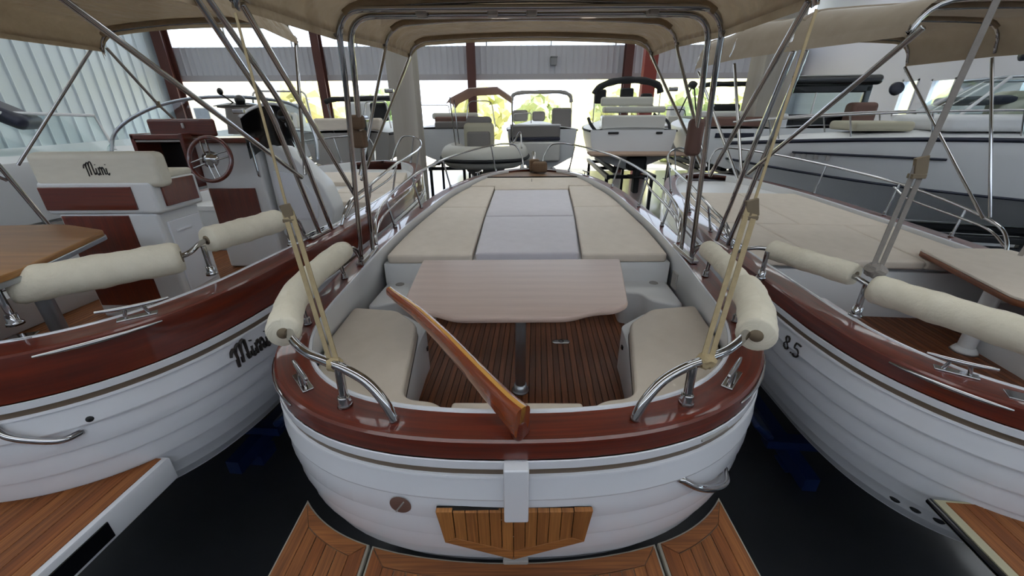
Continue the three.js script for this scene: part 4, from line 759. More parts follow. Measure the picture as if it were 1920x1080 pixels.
// ======================= right boat
const R = new Boat(3.11, -1.17, -0.1, 0, 1.25, 0.85, { fascia: 0.12, cap: 0.19 });
{
  const k = 0.85, soleY = EYE - 1.85, parts = hullParts(R), rw = (x, d, z) => R.world(x, d, z);
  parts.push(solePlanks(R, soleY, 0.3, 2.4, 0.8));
  const seatL = [[-0.3, 0.3], [-0.33, 0.44], [-0.5, 0.55], [-0.55, 0.62], [-0.58, 1.3], [-0.6, 1.9], [-1.08, 1.95], [-1.07, 1.2], [-0.98, 0.7], [-0.8, 0.42], [-0.5, 0.22], [-0.3, 0.17]];
  for (const sg of [-1, 1]) parts.push(['bench_base', plate(roundPoly(sg < 0 ? seatL : seatL.map(([x, s]) => [-x, s]).reverse(), 0.05), 0.32, EYE - 1.56, 0, 0.015, 2), M.gelIn]);
  parts.push(['bulkhead', plate([[-1.1, 2.34], [1.1, 2.34], [1.1, 2.4], [-1.1, 2.4]], 0.55, EYE - 1.38, 0, 0.008), M.gelIn]);
  const deck = []; { const l = [], r = []; for (let s = 2.4; s <= 7.0; s += 0.11) { const h = R.half(s, -0.2); r.push([h, s]); l.push([-h, s]); } deck.push(...r, ...l.reverse()); }
  const dk = (s) => R.gy(s) - 0.11;
  parts.push(['deck', plate(deck, 0.06, dk, 0, 0.004, 1), M.gelIn]);
  parts.push(bowRail(R, 1, k), bowRail(R, -1, k), legTrack(R, -1, 2.62, k), legTrack(R, 1, 2.2, k));
  const rp = [[1.86, 1.24, -3.3], [1.9, 1.1, -3.24], [2.0, 1.03, -3.15], [2.12, 1.02, -3.05], [2.3, 1.02, -2.5], [2.28, 1.02, -2.3], [2.4, 1.02, -2.0], [2.53, 1.02, -1.7], [2.7, 1.02, -1.4]].map(([x, d, z]) => rw(x, -d, z));
  const post = (x, z) => { const a = rw(x, -1.25, z), q = rw(x, -1.02, z); return join([rod(a, q, 0.018, 10).toNonIndexed(), lathe([[0, 0], [0.04, 0], [0.038, 0.016], [0.03, 0.022], [0.028, 0.07], [0, 0.072]], 14).translate(a.x, a.y, a.z)]); };
  parts.push(['stern_rail', tube(curve(rp, 60), 0.018, 10), M.chrome, [['rail_post', post(2.28, -2.36), M.chrome], ['rail_post', post(2.03, -3.02), M.chrome], ['rail_post', post(2.6, -1.55), M.chrome]]]);
  { const p = rw(2.3, -1.25, -1.72), c = cleat(R, 0, 0, -0.55, 1, 0.26), o = R.at(0, 0, 0); c[1].translate(p.x - o.x, p.y - o.y, p.z - o.z); parts.push(c); }
  parts.push(['fuel_plate', rbox(0.12, 0.008, 0.08, 0.003, ...rw(2.42, -1.247, -1.52).toArray(), -0.5), M.chrome]);
  const lerpPt = (s, e, off) => sidePt(R, -1, s, inoff(e - 0.02) + off, e);
  for (const [n, q] of [['decimal_point', FIVE.slice(0, 1)], ['digit', FIVE.slice(1, 2)], ['digit', FIVE.slice(2)]]) parts.push([n, letters(q, 0.1, 0.007, (u, v) => lerpPt(1.17 - u * 1.2, 0.355 - v, 0.014)), M.ink]);
  for (const [s, e] of [[0.37, 0.9], [0.29, 0.89], [0.215, 0.88]]) parts.push(['exhaust_hole', new THREE.SphereGeometry(0.03, 16, 10).scale(1, 0.75, 1).translate(...lerpPt(s, e, -0.008).toArray()), M.black]);
  const pa = rw(2.2, 0, -1.36), xe = pa.x, py = EYE - 1.87, pl = [];
  for (let i = 0; i < 22; i++) { const x0 = xe + 0.045 + i * 0.082; pl.push(['plank', plate([[x0, -0.6], [x0 + 0.079, -0.6], [x0 + 0.079, 0.2], [x0, 0.2]], 0.02, py, 0, 0.001, 1), M.teak[(i * 5) % 3]]); }
  parts.push(['swim_platform', plate([[xe, -0.62], [xe + 1.9, -0.62], [xe + 1.9, 0.22], [xe, 0.22]], 0.06, py - 0.004, 0, 0.01), P({ color: 0xb0a98e, roughness: 0.5 }), [...pl, ['edge_rail', tube([V(xe - 0.012, py - 0.02, 0.6), V(xe - 0.012, py - 0.02, -0.22)], 0.018, 8), M.blackGloss]]]);
  make(R.frame, 'motorboat', 'right white day boat with a big beige sunpad and a dark number on its side', 'boat', null, parts);
  const cush = (pts, label, y, m = M.cushion, th = 0.09) => make(R.frame, 'seat_cushion', label, 'cushion', null, [['cushion', plate(roundPoly(pts, 0.04, 4), th, y, 0, 0.02, 3), m]]);
  cush(seatL.map(([x, s]) => [x * 1.0, s]), 'long pale seat cushion inside the near side of the right boat', EYE - 1.47, M.cushionGrey);
  cush(seatL.map(([x, s]) => [-x, s]).reverse(), 'pale seat cushion at the far side of the right boat, by its table', EYE - 1.47, M.cushionGrey);
  const sy = (s) => R.gy(s) - 0.03;
  const h = (s) => Math.min(R.half(s, -0.23), 1.1);
  const pads = [
    [[[-h(2.35), 2.3], [-0.45, 2.3], [-0.5, 3.55], [-h(3.55), 3.55]], 'near beige sunpad cushion of the right boat, beside the bimini legs'],
    [[[-0.44, 2.3], [0.44, 2.3], [0.49, 3.55], [-0.49, 3.55]], 'middle aft sunpad cushion of the right boat'],
    [[[0.45, 2.3], [h(2.35), 2.3], [h(3.55), 3.55], [0.5, 3.55]], 'far aft sunpad cushion of the right boat, by the far rail'],
    [[[-h(3.57), 3.57], [0.0, 3.57], [0.0, 5.4], [-h(5.4), 5.4]], 'near forward sunpad cushion of the right boat'],
    [[[0.01, 3.57], [h(3.57), 3.57], [h(5.4), 5.4], [0.01, 5.4]], 'far forward sunpad cushion of the right boat, under the white cruiser hull']];
  for (const [p, l] of pads) make(R.frame, 'sunpad_cushion', l, 'cushion', null, [['cushion', plate(roundPoly(p, 0.03, 4), 0.08, sy, 0, 0.02, 3), M.cushion]]);
  make(I4, 'deck_table', 'beige table of the right boat with a dark wooden edge, at the right border', 'table', null, [
    ['tabletop', plate(roundPoly([[3.82, 3.58, 0.06], [3.47, 2.5, 0.05], [3.62, 2.2], [4.6, 2.2], [4.6, 3.55]].reverse(), 0.08), 0.02, EYE - 1.18, 0, 0.005), M.cushion],
    ['edge_band', plate(roundPoly([[3.82, 3.58, 0.06], [3.47, 2.5, 0.05], [3.62, 2.2], [4.6, 2.2], [4.6, 3.55]].reverse(), 0.08), 0.045, EYE - 1.2, 0, 0.006), P({ map: soleA, roughness: 0.5 })],
    ['pole', tube([V(3.78, soleY, -2.85), V(3.78, EYE - 1.24, -2.85)], 0.055, 20), M.gelIn], ['foot', lathe([[0, 0], [0.09, 0], [0.08, 0.02], [0.06, 0.05], [0, 0.05]], 20).translate(3.78, soleY, -2.85), M.gelIn]]);
  const loc = (x, d, z) => { const p = rw(x, -d, z); return [p.x, -p.z, p.y - R.gy(-p.z)]; };
  foamRoll(R, [loc(2.1, 1.02, -3.08), loc(2.2, 1.02, -2.8), loc(2.33, 1.02, -2.51)], 1, 0.078, '', 'cream foam pad on the right boat next to a bent rail end');
  foamRoll(R, [loc(2.27, 1.02, -2.3), loc(2.4, 1.02, -2.0), loc(2.56, 1.02, -1.62)], 1, 0.088, '', 'thick cream foam pad on the right boat at the right border of the picture');
  bimini('bimini', 'grey-beige canopy of the right boat in the upper right corner', [[-2.45, 2.17, 4.45, 0.38, 0.55], [-3.45, 2.14, 4.45, 0.43, 0.67], [-4.3, 2.12, 4.42, 0.46, 0.74], [-5.1, 2.13, 4.35, 0.46, 0.72]],
    [['main_leg', [W(2.09, -1.2, -3.93), W(2.06, -0.3, -3.6), W(2.15, 0.42, -3.5)], 0.02], ['main_leg', [W(2.13, -1.2, -3.78), W(2.1, -0.3, -3.46), W(2.17, 0.41, -3.38)], 0.02],
      ['main_leg', [W(4.5, -1.2, -3.35), W(4.55, -0.3, -3.3), W(4.44, 0.42, -3.36)], 0.018], ['main_leg', [W(4.48, -1.2, -3.15), W(4.52, -0.3, -3.1), W(4.44, 0.42, -3.3)], 0.018],
      ['brace', [W(2.17, 0.4, -2.47), W(2.08, -0.5, -3.62)], 0.016], ['brace', [W(4.44, 0.37, -2.38), W(4.54, -0.4, -3.2)], 0.015],
      ['mid_leg', [W(2.15, 0.42, -4.38), W(2.08, -0.55, -3.7)], 0.0135], ['front_leg', [W(2.15, 0.42, -5.18), W(2.08, -0.6, -3.72)], 0.0135],
      ['front_leg', [W(4.34, 0.44, -5.0), W(4.5, -0.95, -3.75)], 0.0135], ['mid_leg', [W(4.42, 0.44, -4.2), W(4.52, -0.93, -3.72)], 0.0135]],
    [['hinge', rbox(0.06, 0.03, 0.03, 0.008, 2.1, EYE + 0.06, -4.6), M.chrome]], P({ map: cloth([148, 132, 112], [166, 150, 130], 53, [0.5, 0.5]), roughness: 0.95, transmission: 0.25, thickness: 0 }), 0.08);
  strapThing('doubled grey strap of the right boat from its canopy down to the foam pads', W(2.5, 0.53, -2.47), W(2.42, -0.3, -2.45), W(2.36, -0.95, -2.42), M.strapGrey, 0.034, undefined, 1.2);
}

// ======================= boats further back in the hangar
// planing hull: z from 0 (transom) to -len (bow), keel near y = 0
function planing(len, beam, H, o = {}) {
  const rows = [], n = 18, sec = (t) => {
    const b = beam / 2 * Math.max(0.012, 1 - Math.pow(t, o.full ?? 2.6)) * (0.94 + 0.06 * Math.min(1, t * 4)), sh = H + (o.rise ?? 0.15) * t * t - (o.sternDrop ?? 0) * Math.pow(1 - t, 3), cy = H * (0.34 + 0.3 * t * t), cb = b * (0.9 - 0.35 * t * t), ky = 0.62 * H * Math.pow(t, 4.5), z = -len * t - 0.0;
    return { b, sh, cy, cb, ky, z };
  };
  const prof = (s, sg) => [[s.b, s.sh], [s.b * 1.01, s.sh - 0.05], [s.b * 0.99, s.sh - 0.35 * (s.sh - s.cy)], [s.cb * 1.01, s.cy + 0.02], [s.cb * 0.97, s.cy], [s.cb * 0.5, s.cy * 0.45 + s.ky * 0.55], [0, s.ky]].map(([x, y]) => V(sg * x, y, s.z));
  for (let i = 0; i <= n; i++) { const s = sec(i / n), l = prof(s, -1), r = prof(s, 1).reverse().slice(1); rows.push([...l, ...r]); }
  const body = skin(rows, true), t0 = rows[0], pos = [], uv = [], id = [];
  t0.forEach((p) => { pos.push(p.x, p.y, p.z); uv.push(p.x, p.y); }); for (let i = 1; i < t0.length - 1; i++) id.push(0, i, i + 1);
  const tr = geo(pos, uv, id);
  const line = (f, r) => [-1, 1].map((sg) => { const p = []; for (let i = 0; i <= n; i++) { const s = sec(i / n); p.push(V(sg * (s.b * (f < 0.5 ? 1.01 : 1.0) + 0.004), s.sh - f * (s.sh - s.cy), s.z)); } return tube(p, r, 6).toNonIndexed(); });
  const deckRows = []; for (let i = 0; i <= n; i++) { const s = sec(i / n); deckRows.push([V(-s.b, s.sh, s.z), V(-s.b * 0.6, s.sh + 0.05, s.z), V(0, s.sh + 0.07, s.z), V(s.b * 0.6, s.sh + 0.05, s.z), V(s.b, s.sh, s.z)]); }
  return { hull: join([toCreasedNormals(body, 0.4), toCreasedNormals(tr, 0.4)]), deck: skin(deckRows, false), line, sec, n };
}
const frameAt = (x, y, z, ry = 0) => new THREE.Matrix4().makeTranslation(x, y, z).multiply(new THREE.Matrix4().makeRotationY(ry));
function trailer(x, z, len, w, h, ry, label, mat = M.steelDark) {
  const f = frameAt(x, 0, z, ry), parts = [];
  for (const sx of [-1, 1]) parts.push(['beam', bx(0.09, 0.12, len, sx * w / 2, h - 0.1, -len / 2), mat]);
  for (const t of [0.06, 0.5, 0.92]) parts.push(['cross_beam', bx(w, 0.1, 0.09, 0, h - 0.12, -len * t), mat]);
  for (const [sx, t] of [[-1, 0.06], [1, 0.06], [-1, 0.92], [1, 0.92]]) parts.push(['leg', join([bx(0.09, h - 0.1, 0.09, sx * w / 2, (h - 0.1) / 2, -len * t), bx(0.25, 0.03, 0.25, sx * w / 2, 0.015, -len * t)]), mat]);
  for (const sx of [-1, 1]) parts.push(['bunk', rbox(0.16, 0.12, len * 0.8, 0.03, sx * w * 0.3, h + 0.02, -len * 0.5), M.rubber]);
  make(f, 'boat_stand', label, 'boat stand', null, parts);
}
const archTube = (pts, r, m) => tube(curve(pts, 24), (t) => r * (0.92 + 0.08 * Math.sin(t * 40)), 10);
// --- powerboat with the arched black roll (stern towards us)
{
  const y0 = 1.55, h = planing(5.6, 2.5, 1.1), f = frameAt(3.42, y0, -12, -0.05);
  const g = (x, d, z) => V(x - 3.42, EYE + d - y0, z + 12);
  make(f, 'powerboat', 'white powerboat with arched black rolled canopy, seen from astern beyond the middle boat', 'boat', null, [
    ['hull', h.hull, M.farWhite, [['rub_rail', join(h.line(0.04, 0.03)), M.rubber]]], ['deck', h.deck, M.farWhite],
    ['transom_bench', rbox(1.75, 0.42, 0.5, 0.06, 0, 1.27, -0.3), M.gelWarm],
    ['seat_cushion', rbox(1.7, 0.17, 0.4, 0.06, 0.02, 1.62, -0.35), M.rib], ['backrest', rbox(1.5, 0.24, 0.16, 0.06, -0.1, 1.84, -0.75), M.rib],
    ['seat', rbox(0.35, 0.4, 0.16, 0.06, -0.75, 2.0, -1.6), M.rubber], ['seat', rbox(0.4, 0.42, 0.16, 0.06, 0.05, 2.02, -1.6), M.rubber], ['seat', rbox(0.34, 0.3, 0.16, 0.06, 0.6, 1.92, -1.4), M.rubber],
    ['windshield', skin([[g(2.55, 0.0, -14), g(2.6, 0.0, -13.8), g(3.08, 0.0, -14.2)], [g(2.6, 0.37, -14.1), g(2.66, 0.38, -13.95), g(3.05, 0.37, -14.3)]]), M.glass, [['frame', tube([g(2.55, 0.0, -14), g(2.6, 0.37, -14.1), g(3.05, 0.38, -14.3), g(3.08, 0, -14.2)], 0.014, 6), M.alu]]],
    ['windshield', skin([[g(3.45, -0.05, -14.2), g(4.2, -0.05, -14.1), g(4.6, -0.08, -13.7)], [g(3.5, 0.37, -14.3), g(4.05, 0.37, -14.2), g(4.35, 0.2, -13.8)]]), M.glass, [['frame', tube([g(3.45, -0.05, -14.2), g(3.5, 0.37, -14.3), g(4.05, 0.37, -14.2), g(4.35, 0.2, -13.8), g(4.6, -0.08, -13.7)], 0.014, 6), M.alu]]],
    ['rolled_canopy', archTube([g(2.44, 0.5, -13.2), g(2.5, 0.62, -13.2), g(2.75, 0.77, -13.2), g(3.1, 0.85, -13.2), g(3.56, 0.87, -13.2), g(4.0, 0.82, -13.2), g(4.3, 0.7, -13.2), g(4.37, 0.52, -13.2)], 0.1), M.rubber, [['canopy_leg', rod(g(2.44, 0.5, -13.2), g(2.5, -0.4, -13.6), 0.014), M.chrome], ['canopy_leg', rod(g(4.37, 0.52, -13.2), g(4.5, -0.5, -13.6), 0.014), M.chrome]]],
    ['grab_rail', tube(curve([g(4.1, -0.05, -12.6), g(4.18, -0.2, -12.3), g(4.05, -0.4, -12.1)], 12), 0.04, 8), M.rubber], ['grab_rail', tube(curve([g(4.38, -0.1, -12.8), g(4.52, -0.3, -12.5), g(4.55, -0.5, -12.4)], 12), 0.04, 8), M.rubber], ['grab_rail', tube(curve([g(2.2, -0.15, -12.4), g(2.25, -0.3, -12.2), g(2.4, -0.5, -12.05)], 12), 0.045, 8), M.rubber],
    ['cleat_plate', join([rbox(0.3, 0.06, 0.05, 0.02, -0.55, 1.02, 0.02), rbox(0.18, 0.06, 0.05, 0.02, 0.72, 1.02, 0.02)].map((g) => g)), M.rubber],
    ['swim_step', rbox(2.6, 0.07, 0.8, 0.03, 0.05, 0.5, 0.4), P({ color: 0xa58a76, roughness: 0.7 })], ['drive', join([rbox(0.5, 0.4, 0.4, 0.08, 0.1, 0.25, 0.3), rbox(0.16, 0.7, 0.3, 0.05, 0.1, -0.2, 0.45), rbox(0.4, 0.05, 0.5, 0.02, 0.1, -0.1, 0.45)]), M.rubber]]);
  trailer(3.42, -11.7, 4.6, 1.3, 1.5, -0.05, 'black boat stand under the powerboat with the arched black roll');
}
// --- open boat with navy band and grey hoop
{
  const y0 = 1.4, h = planing(5.2, 2.2, 1.25), f = frameAt(0.95, y0, -13, 0), g = (x, d, z) => V(x - 0.95, EYE + d - y0, z + 13);
  make(f, 'powerboat', 'white open boat with a navy band and grey rolled hoop, beyond the bow', 'boat', null, [
    ['hull', h.hull, M.farWhite, [['rub_rail', join(h.line(0.04, 0.03)), M.navy]]], ['deck', h.deck, M.farWhite],
    ['aft_seat', rbox(1.5, 0.34, 0.45, 0.05, -0.22, 1.18, -0.1), M.greyCover, [['band', rbox(1.5, 0.1, 0.46, 0.03, -0.22, 0.98, -0.09), M.navy], ['top_edge', rbox(1.52, 0.05, 0.47, 0.02, -0.22, 1.36, -0.1), M.farWhite]]],
    ['transom_box', rbox(1.5, 0.55, 0.3, 0.05, -0.22, 0.62, 0.12), M.gelWarm],
    ['seat', rbox(0.5, 0.34, 0.2, 0.08, -0.65, 1.62, -1.2), M.farGrey], ['seat', rbox(0.42, 0.3, 0.2, 0.08, -0.05, 1.6, -1.2), M.farGrey],
    ['helm_seat', rbox(0.62, 0.85, 0.3, 0.08, 0.68, 1.42, -1.0), M.greyCover],
    ['rolled_canopy', archTube([g(0.02, 0.36, -14), g(0.06, 0.5, -14), g(0.2, 0.57, -14), g(1.0, 0.6, -14), g(1.7, 0.58, -14), g(1.88, 0.48, -14), g(1.92, 0.3, -14)], 0.06), M.farGrey, [['canopy_leg', rod(g(0.02, 0.36, -14), g(0.05, -0.6, -14), 0.016), M.chrome], ['canopy_leg', rod(g(1.92, 0.3, -14), g(1.95, -0.6, -14), 0.016), M.chrome]]],
    ['rail', tube(bend([g(0.1, -0.3, -14), g(0.1, -0.02, -14), g(0.65, 0.0, -14), g(0.65, -0.3, -14)], 0.05), 0.014, 6), M.chrome]]);
  trailer(0.95, -12.9, 4.2, 1.1, 1.35, 0, 'dark boat stand under the open boat with the navy band');
}
// --- inflatable with its bow towards us
{
  const y0 = 1.55, f = frameAt(-0.72, y0, -10.0, 0), g = (x, d, z) => V(x + 0.72, EYE + d - y0, z + 10);
  const loop = curve([g(-1.6, -1.05, -12.85), g(-1.64, -1.04, -12.2), g(-1.62, -1.03, -11.4), g(-1.38, -1.02, -10.55), g(-0.74, -1.0, -10.15), g(-0.05, -1.02, -10.55), g(0.18, -1.03, -11.4), g(0.2, -1.04, -12.2), g(0.16, -1.05, -12.85)], 60);
  const hullRows = [0, 1, 2, 3, 4, 5, 6].map((i) => { const t = i / 6, z = -12.8 + 2.55 * t, b = 0.75 * (1 - Math.pow(t, 4) * 0.9), ky = -1.85 + 0.5 * Math.pow(t, 4); return [g(-0.72 - b, -1.1, z), g(-0.72 - b * 0.7, -1.5 + 0.3 * Math.pow(t, 4), z), g(-0.72, ky, z), g(-0.72 + b * 0.7, -1.5 + 0.3 * Math.pow(t, 4), z), g(-0.72 + b, -1.1, z)]; });
  make(f, 'inflatable_boat', 'inflatable boat with grey tubes and black rubbing band, bow towards us left of the centre', 'boat', null, [
    ['tube', tube(loop, (t) => 0.27 * Math.min(1, 0.5 + Math.min(t, 1 - t) * 12), 20), M.rib, [['rubbing_band', tube(loop.map((p, i) => { const q = loop[Math.min(i + 1, 60)].clone().sub(loop[Math.max(i - 1, 0)]).setY(0).normalize(); return p.clone().addScaledVector(V(q.z, 0, -q.x), -0.268).add(V(0, -0.06, 0)); }), 0.045, 8), M.rubber]]],
    ['hull', skin(hullRows, true), M.greyCover],
    ['floor', bx(1.6, 0.04, 2.0, 0, 0.48, -1.75), M.farGrey],
    ['console', rbox(0.8, 0.85, 0.5, 0.12, -0.14, 0.9, -1.6), M.beigeCover, [['front_cushion', rbox(0.62, 0.5, 0.12, 0.1, -0.14, 0.86, -1.3), M.greyCover]]],
    ['console_cover', rbox(0.68, 0.22, 0.4, 0.1, -0.14, 1.36, -1.65), M.greyCover],
    ['windshield_rail', tube(bend([V(-0.5, 1.2, -1.7), V(-0.42, 1.85, -1.8), V(0.2, 1.85, -1.8), V(0.3, 1.2, -1.7)], 0.15), 0.014, 8), M.chrome],
    ['canopy', skin([[-13.2, -0.1], [-12.6, 0.02], [-11.9, 0.05], [-11.3, 0]].map(([z, e]) => [g(-1.68, 0.22 + e, z), g(-1.56, 0.36 + e, z), g(-1.1, 0.57 + e, z), g(-0.36, 0.6 + e, z), g(0.02, 0.36 + e, z), g(0.06, 0.22 + e, z)])), P({ color: 0x9a7468, roughness: 0.9, transmission: 0.3, thickness: 0 })],
    ['canopy_leg', rod(g(-1.56, 0.38, -11.3), g(-1.5, -0.9, -11.5), 0.016), M.chrome], ['canopy_leg', rod(g(-1.6, 0.38, -12.4), g(-1.5, -0.9, -12.3), 0.016), M.chrome], ['canopy_leg', rod(g(0.03, 0.34, -11.3), g(0.05, -0.9, -11.5), 0.016), M.chrome], ['canopy_leg', rod(g(0.03, 0.34, -12.4), g(0.06, -0.9, -12.3), 0.016), M.chrome],
    ['side_rail', tube(curve([V(0.8, 0.85, -1.2), V(0.95, 1.1, -0.9), V(0.98, 0.75, -0.5)], 12), 0.02, 8), M.chrome]]);
  trailer(-0.72, -10.7, 2.0, 1.2, 1.25, 0, 'dark boat stand under the grey inflatable');
}
// --- white boat behind the inflatable, left
{
  const y0 = 1.6, h = planing(5, 2.2, 1.05), f = frameAt(-2.1, y0, -13.6, 0.05);
  make(f, 'powerboat', 'white boat with brown seats, partly hidden between concrete pillar and inflatable', 'boat', null, [
    ['hull', h.hull, M.farWhite], ['deck', h.deck, M.farWhite],
    ['aft_seat', rbox(1.3, 0.22, 0.4, 0.06, 0.35, 1.3, -0.3), M.farBrown], ['backrest', rbox(1.3, 0.22, 0.16, 0.06, 0.35, 1.16, -0.02), M.greyCover], ['engine_cover', rbox(1.5, 0.2, 0.6, 0.08, 0.3, 1.42, -0.9), M.rib],
    ['rail', tube(bend([V(-0.9, 1.1, -0.3), V(-0.9, 1.75, -0.6), V(0.1, 1.75, -0.8), V(0.15, 1.2, -0.8)], 0.08), 0.016, 6), M.chrome]]);
  trailer(-2.1, -13.5, 4, 1.1, 1.55, 0.05, 'dark boat stand beside the concrete pillar');
}
// --- boats left of the pillar
{
  const y0 = 1.55, h = planing(5.4, 2.3, 1.1), f = frameAt(-4.3, y0, -11.2, 0.05), g = (x, d, z) => V(x + 4.3, EYE + d - y0, z + 11.2);
  make(f, 'powerboat', 'boat under a straight dark rolled canopy, seen between the left chrome hoops', 'boat', null, [
    ['hull', h.hull, M.farGrey, [['rub_rail', join(h.line(0.05, 0.03)), M.rubber]]], ['deck', h.deck, M.farWhite],
    ['aft_seat', rbox(1.7, 0.3, 0.45, 0.06, 0, 1.3, -0.35), M.cushion], ['engine', join([rbox(0.42, 0.55, 0.55, 0.12, 0.5, 1.25, 0.4), rbox(0.16, 0.9, 0.22, 0.05, 0.5, 0.6, 0.4)]), M.blackGloss],
    ['seat', rbox(0.5, 0.5, 0.2, 0.08, 0.55, 1.6, -1.5), M.rubber], ['console', rbox(0.7, 0.8, 0.5, 0.1, -0.2, 1.5, -2.2), M.farWhite],
    ['windshield', skin([[V(-0.9, 1.3, -1.6), V(-0.8, 1.3, -2.4), V(0.8, 1.3, -2.4), V(0.95, 1.3, -1.6)], [V(-0.85, 1.75, -1.8), V(-0.7, 1.75, -2.6), V(0.7, 1.75, -2.6), V(0.85, 1.75, -1.8)]]), M.glass],
    ['rolled_canopy', archTube([g(-5.0, 0.3, -12), g(-4.8, 0.36, -12), g(-4.2, 0.37, -12), g(-3.4, 0.38, -12), g(-2.9, 0.37, -12), g(-2.7, 0.34, -12)], 0.07), M.rubber],
    ['canopy_leg', rod(g(-4.95, 0.3, -12), g(-4.9, -0.5, -12), 0.016), M.chrome], ['canopy_leg', rod(g(-2.75, 0.32, -12), g(-2.85, -0.5, -12), 0.016), M.chrome], ['canopy_leg', rod(g(-3.9, 0.3, -12), g(-4.0, -0.5, -11.6), 0.014), M.chrome],
    ['rail', tube(bend([V(0.1, 1.2, -0.9), V(0.1, 2.0, -1.1), V(1.1, 2.0, -1.1), V(1.15, 1.2, -0.9)], 0.1), 0.02, 8), M.chrome], ['rail', tube(bend([V(0.3, 1.2, -0.3), V(0.45, 1.85, -0.5), V(1.0, 1.85, -0.5), V(1.1, 1.2, -0.3)], 0.1), 0.018, 8), M.chrome]]);
  trailer(-4.3, -11.0, 4.4, 1.2, 1.5, 0.05, 'dark boat stand left of the concrete pillar');
  const h2 = planing(5.2, 2.2, 1.1), f2 = frameAt(-7.4, 1.5, -13.5, 0.2);
  make(f2, 'powerboat', 'white boat with a tall chrome frame far left, before the yellow trees', 'boat', null, [
    ['hull', h2.hull, M.farWhite], ['deck', h2.deck, M.farWhite], ['console', rbox(0.8, 0.9, 0.6, 0.1, 0, 1.5, -2), M.farWhite], ['seat', rbox(0.9, 0.5, 0.3, 0.08, 0, 1.4, -1.1), M.cushion],
    ['hoop', tube(bend([V(-0.9, 1.1, -1), V(-0.8, 2.3, -1.2), V(0.8, 2.3, -1.2), V(0.9, 1.1, -1)], 0.2), 0.03, 8), M.chrome], ['engine', join([rbox(0.42, 0.5, 0.5, 0.12, 0, 1.2, 0.4), rbox(0.16, 0.8, 0.22, 0.05, 0, 0.6, 0.4)]), M.blackGloss]]);
  trailer(-7.4, -13.3, 4.2, 1.2, 1.45, 0.2, 'dark boat stand at the far left');
}
// --- boats right of the hoop
{
  const y0 = 1.7, h = planing(5.2, 2.2, 1.0), f = frameAt(5.75, y0, -11.0, -0.1), g = (x, d, z) => V(x - 5.75, EYE + d - y0, z + 11);
  make(f, 'powerboat', 'white boat with a dark stern slot, between the right chrome hoops and the pillar', 'boat', null, [
    ['hull', h.hull, M.farWhite], ['deck', h.deck, M.farWhite], ['stern_slot', rbox(0.95, 0.12, 0.06, 0.02, 0.0, 0.84, 0.0), M.navy], ['aft_seat', rbox(1.4, 0.24, 0.4, 0.06, 0, 1.16, -0.3), M.farBrown], ['sun_bed', rbox(1.5, 0.16, 0.4, 0.06, 0, 1.34, -0.75), M.gelWarm],
    ['headrest', rbox(0.75, 0.2, 0.2, 0.08, 0.05, 1.5, -1.1), M.rubber],
    ['rolled_canopy', archTube([g(5.0, 0.58, -12), g(5.15, 0.66, -12), g(5.8, 0.68, -12), g(6.6, 0.66, -12), g(6.8, 0.6, -12)], 0.07), M.rubber], ['canopy_leg', rod(g(5.0, 0.58, -12), g(5.1, -0.4, -12), 0.016), M.chrome], ['canopy_leg', rod(g(6.78, 0.6, -12), g(6.7, -0.4, -12), 0.016), M.chrome],
    ['windshield', skin([[V(-0.9, 1.1, -1.6), V(-0.7, 1.1, -2.4), V(0.7, 1.1, -2.4), V(0.9, 1.1, -1.6)], [V(-0.85, 1.6, -1.8), V(-0.6, 1.6, -2.6), V(0.6, 1.6, -2.6), V(0.8, 1.6, -1.8)]]), M.glass]]);
  trailer(5.55, -10.9, 4, 0.7, 1.65, -0.1, 'dark boat stand under the boat with the stern slot');
  const f2 = frameAt(7.3, 1.45, -17.9, 0), h2 = planing(4.3, 2.2, 1.1);
  make(f2, 'powerboat', 'boat with an upright folded black canopy, behind the right bow rail', 'boat', null, [
    ['hull', h2.hull, M.farGrey], ['deck', h2.deck, M.farWhite], ['seat', rbox(1.4, 0.3, 0.4, 0.06, 0, 1.35, -0.5), M.rib], ['console', rbox(0.7, 0.8, 0.5, 0.1, 0.2, 1.5, -2.0), M.farWhite],
    ['folded_canopy', tube(curve([V(0.15, 2.6, -0.6), V(0.2, 2.7, -0.62), V(0.35, 2.62, -0.62)], 10), 0.14, 10), M.rubber], ['canopy_leg', rod(V(0.2, 2.6, -0.6), V(-0.2, 1.2, -0.9), 0.03), M.steelDark], ['canopy_leg', rod(V(0.3, 2.6, -0.6), V(0.7, 1.2, -0.7), 0.03), M.steelDark],
    ['windshield_rail', tube(bend([V(-0.9, 1.2, -1.2), V(-0.7, 1.75, -1.4), V(0.4, 1.75, -1.5), V(0.5, 1.2, -1.3)], 0.1), 0.022, 8), M.steelDark], ['fender', new THREE.CapsuleGeometry(0.12, 0.4, 6, 12).translate(-1.05, 0.7, 0.1), M.farWhite]]);
  trailer(7.3, -17.7, 3.4, 1.1, 1.4, 0, 'dark boat stand behind the right bow rail');
}
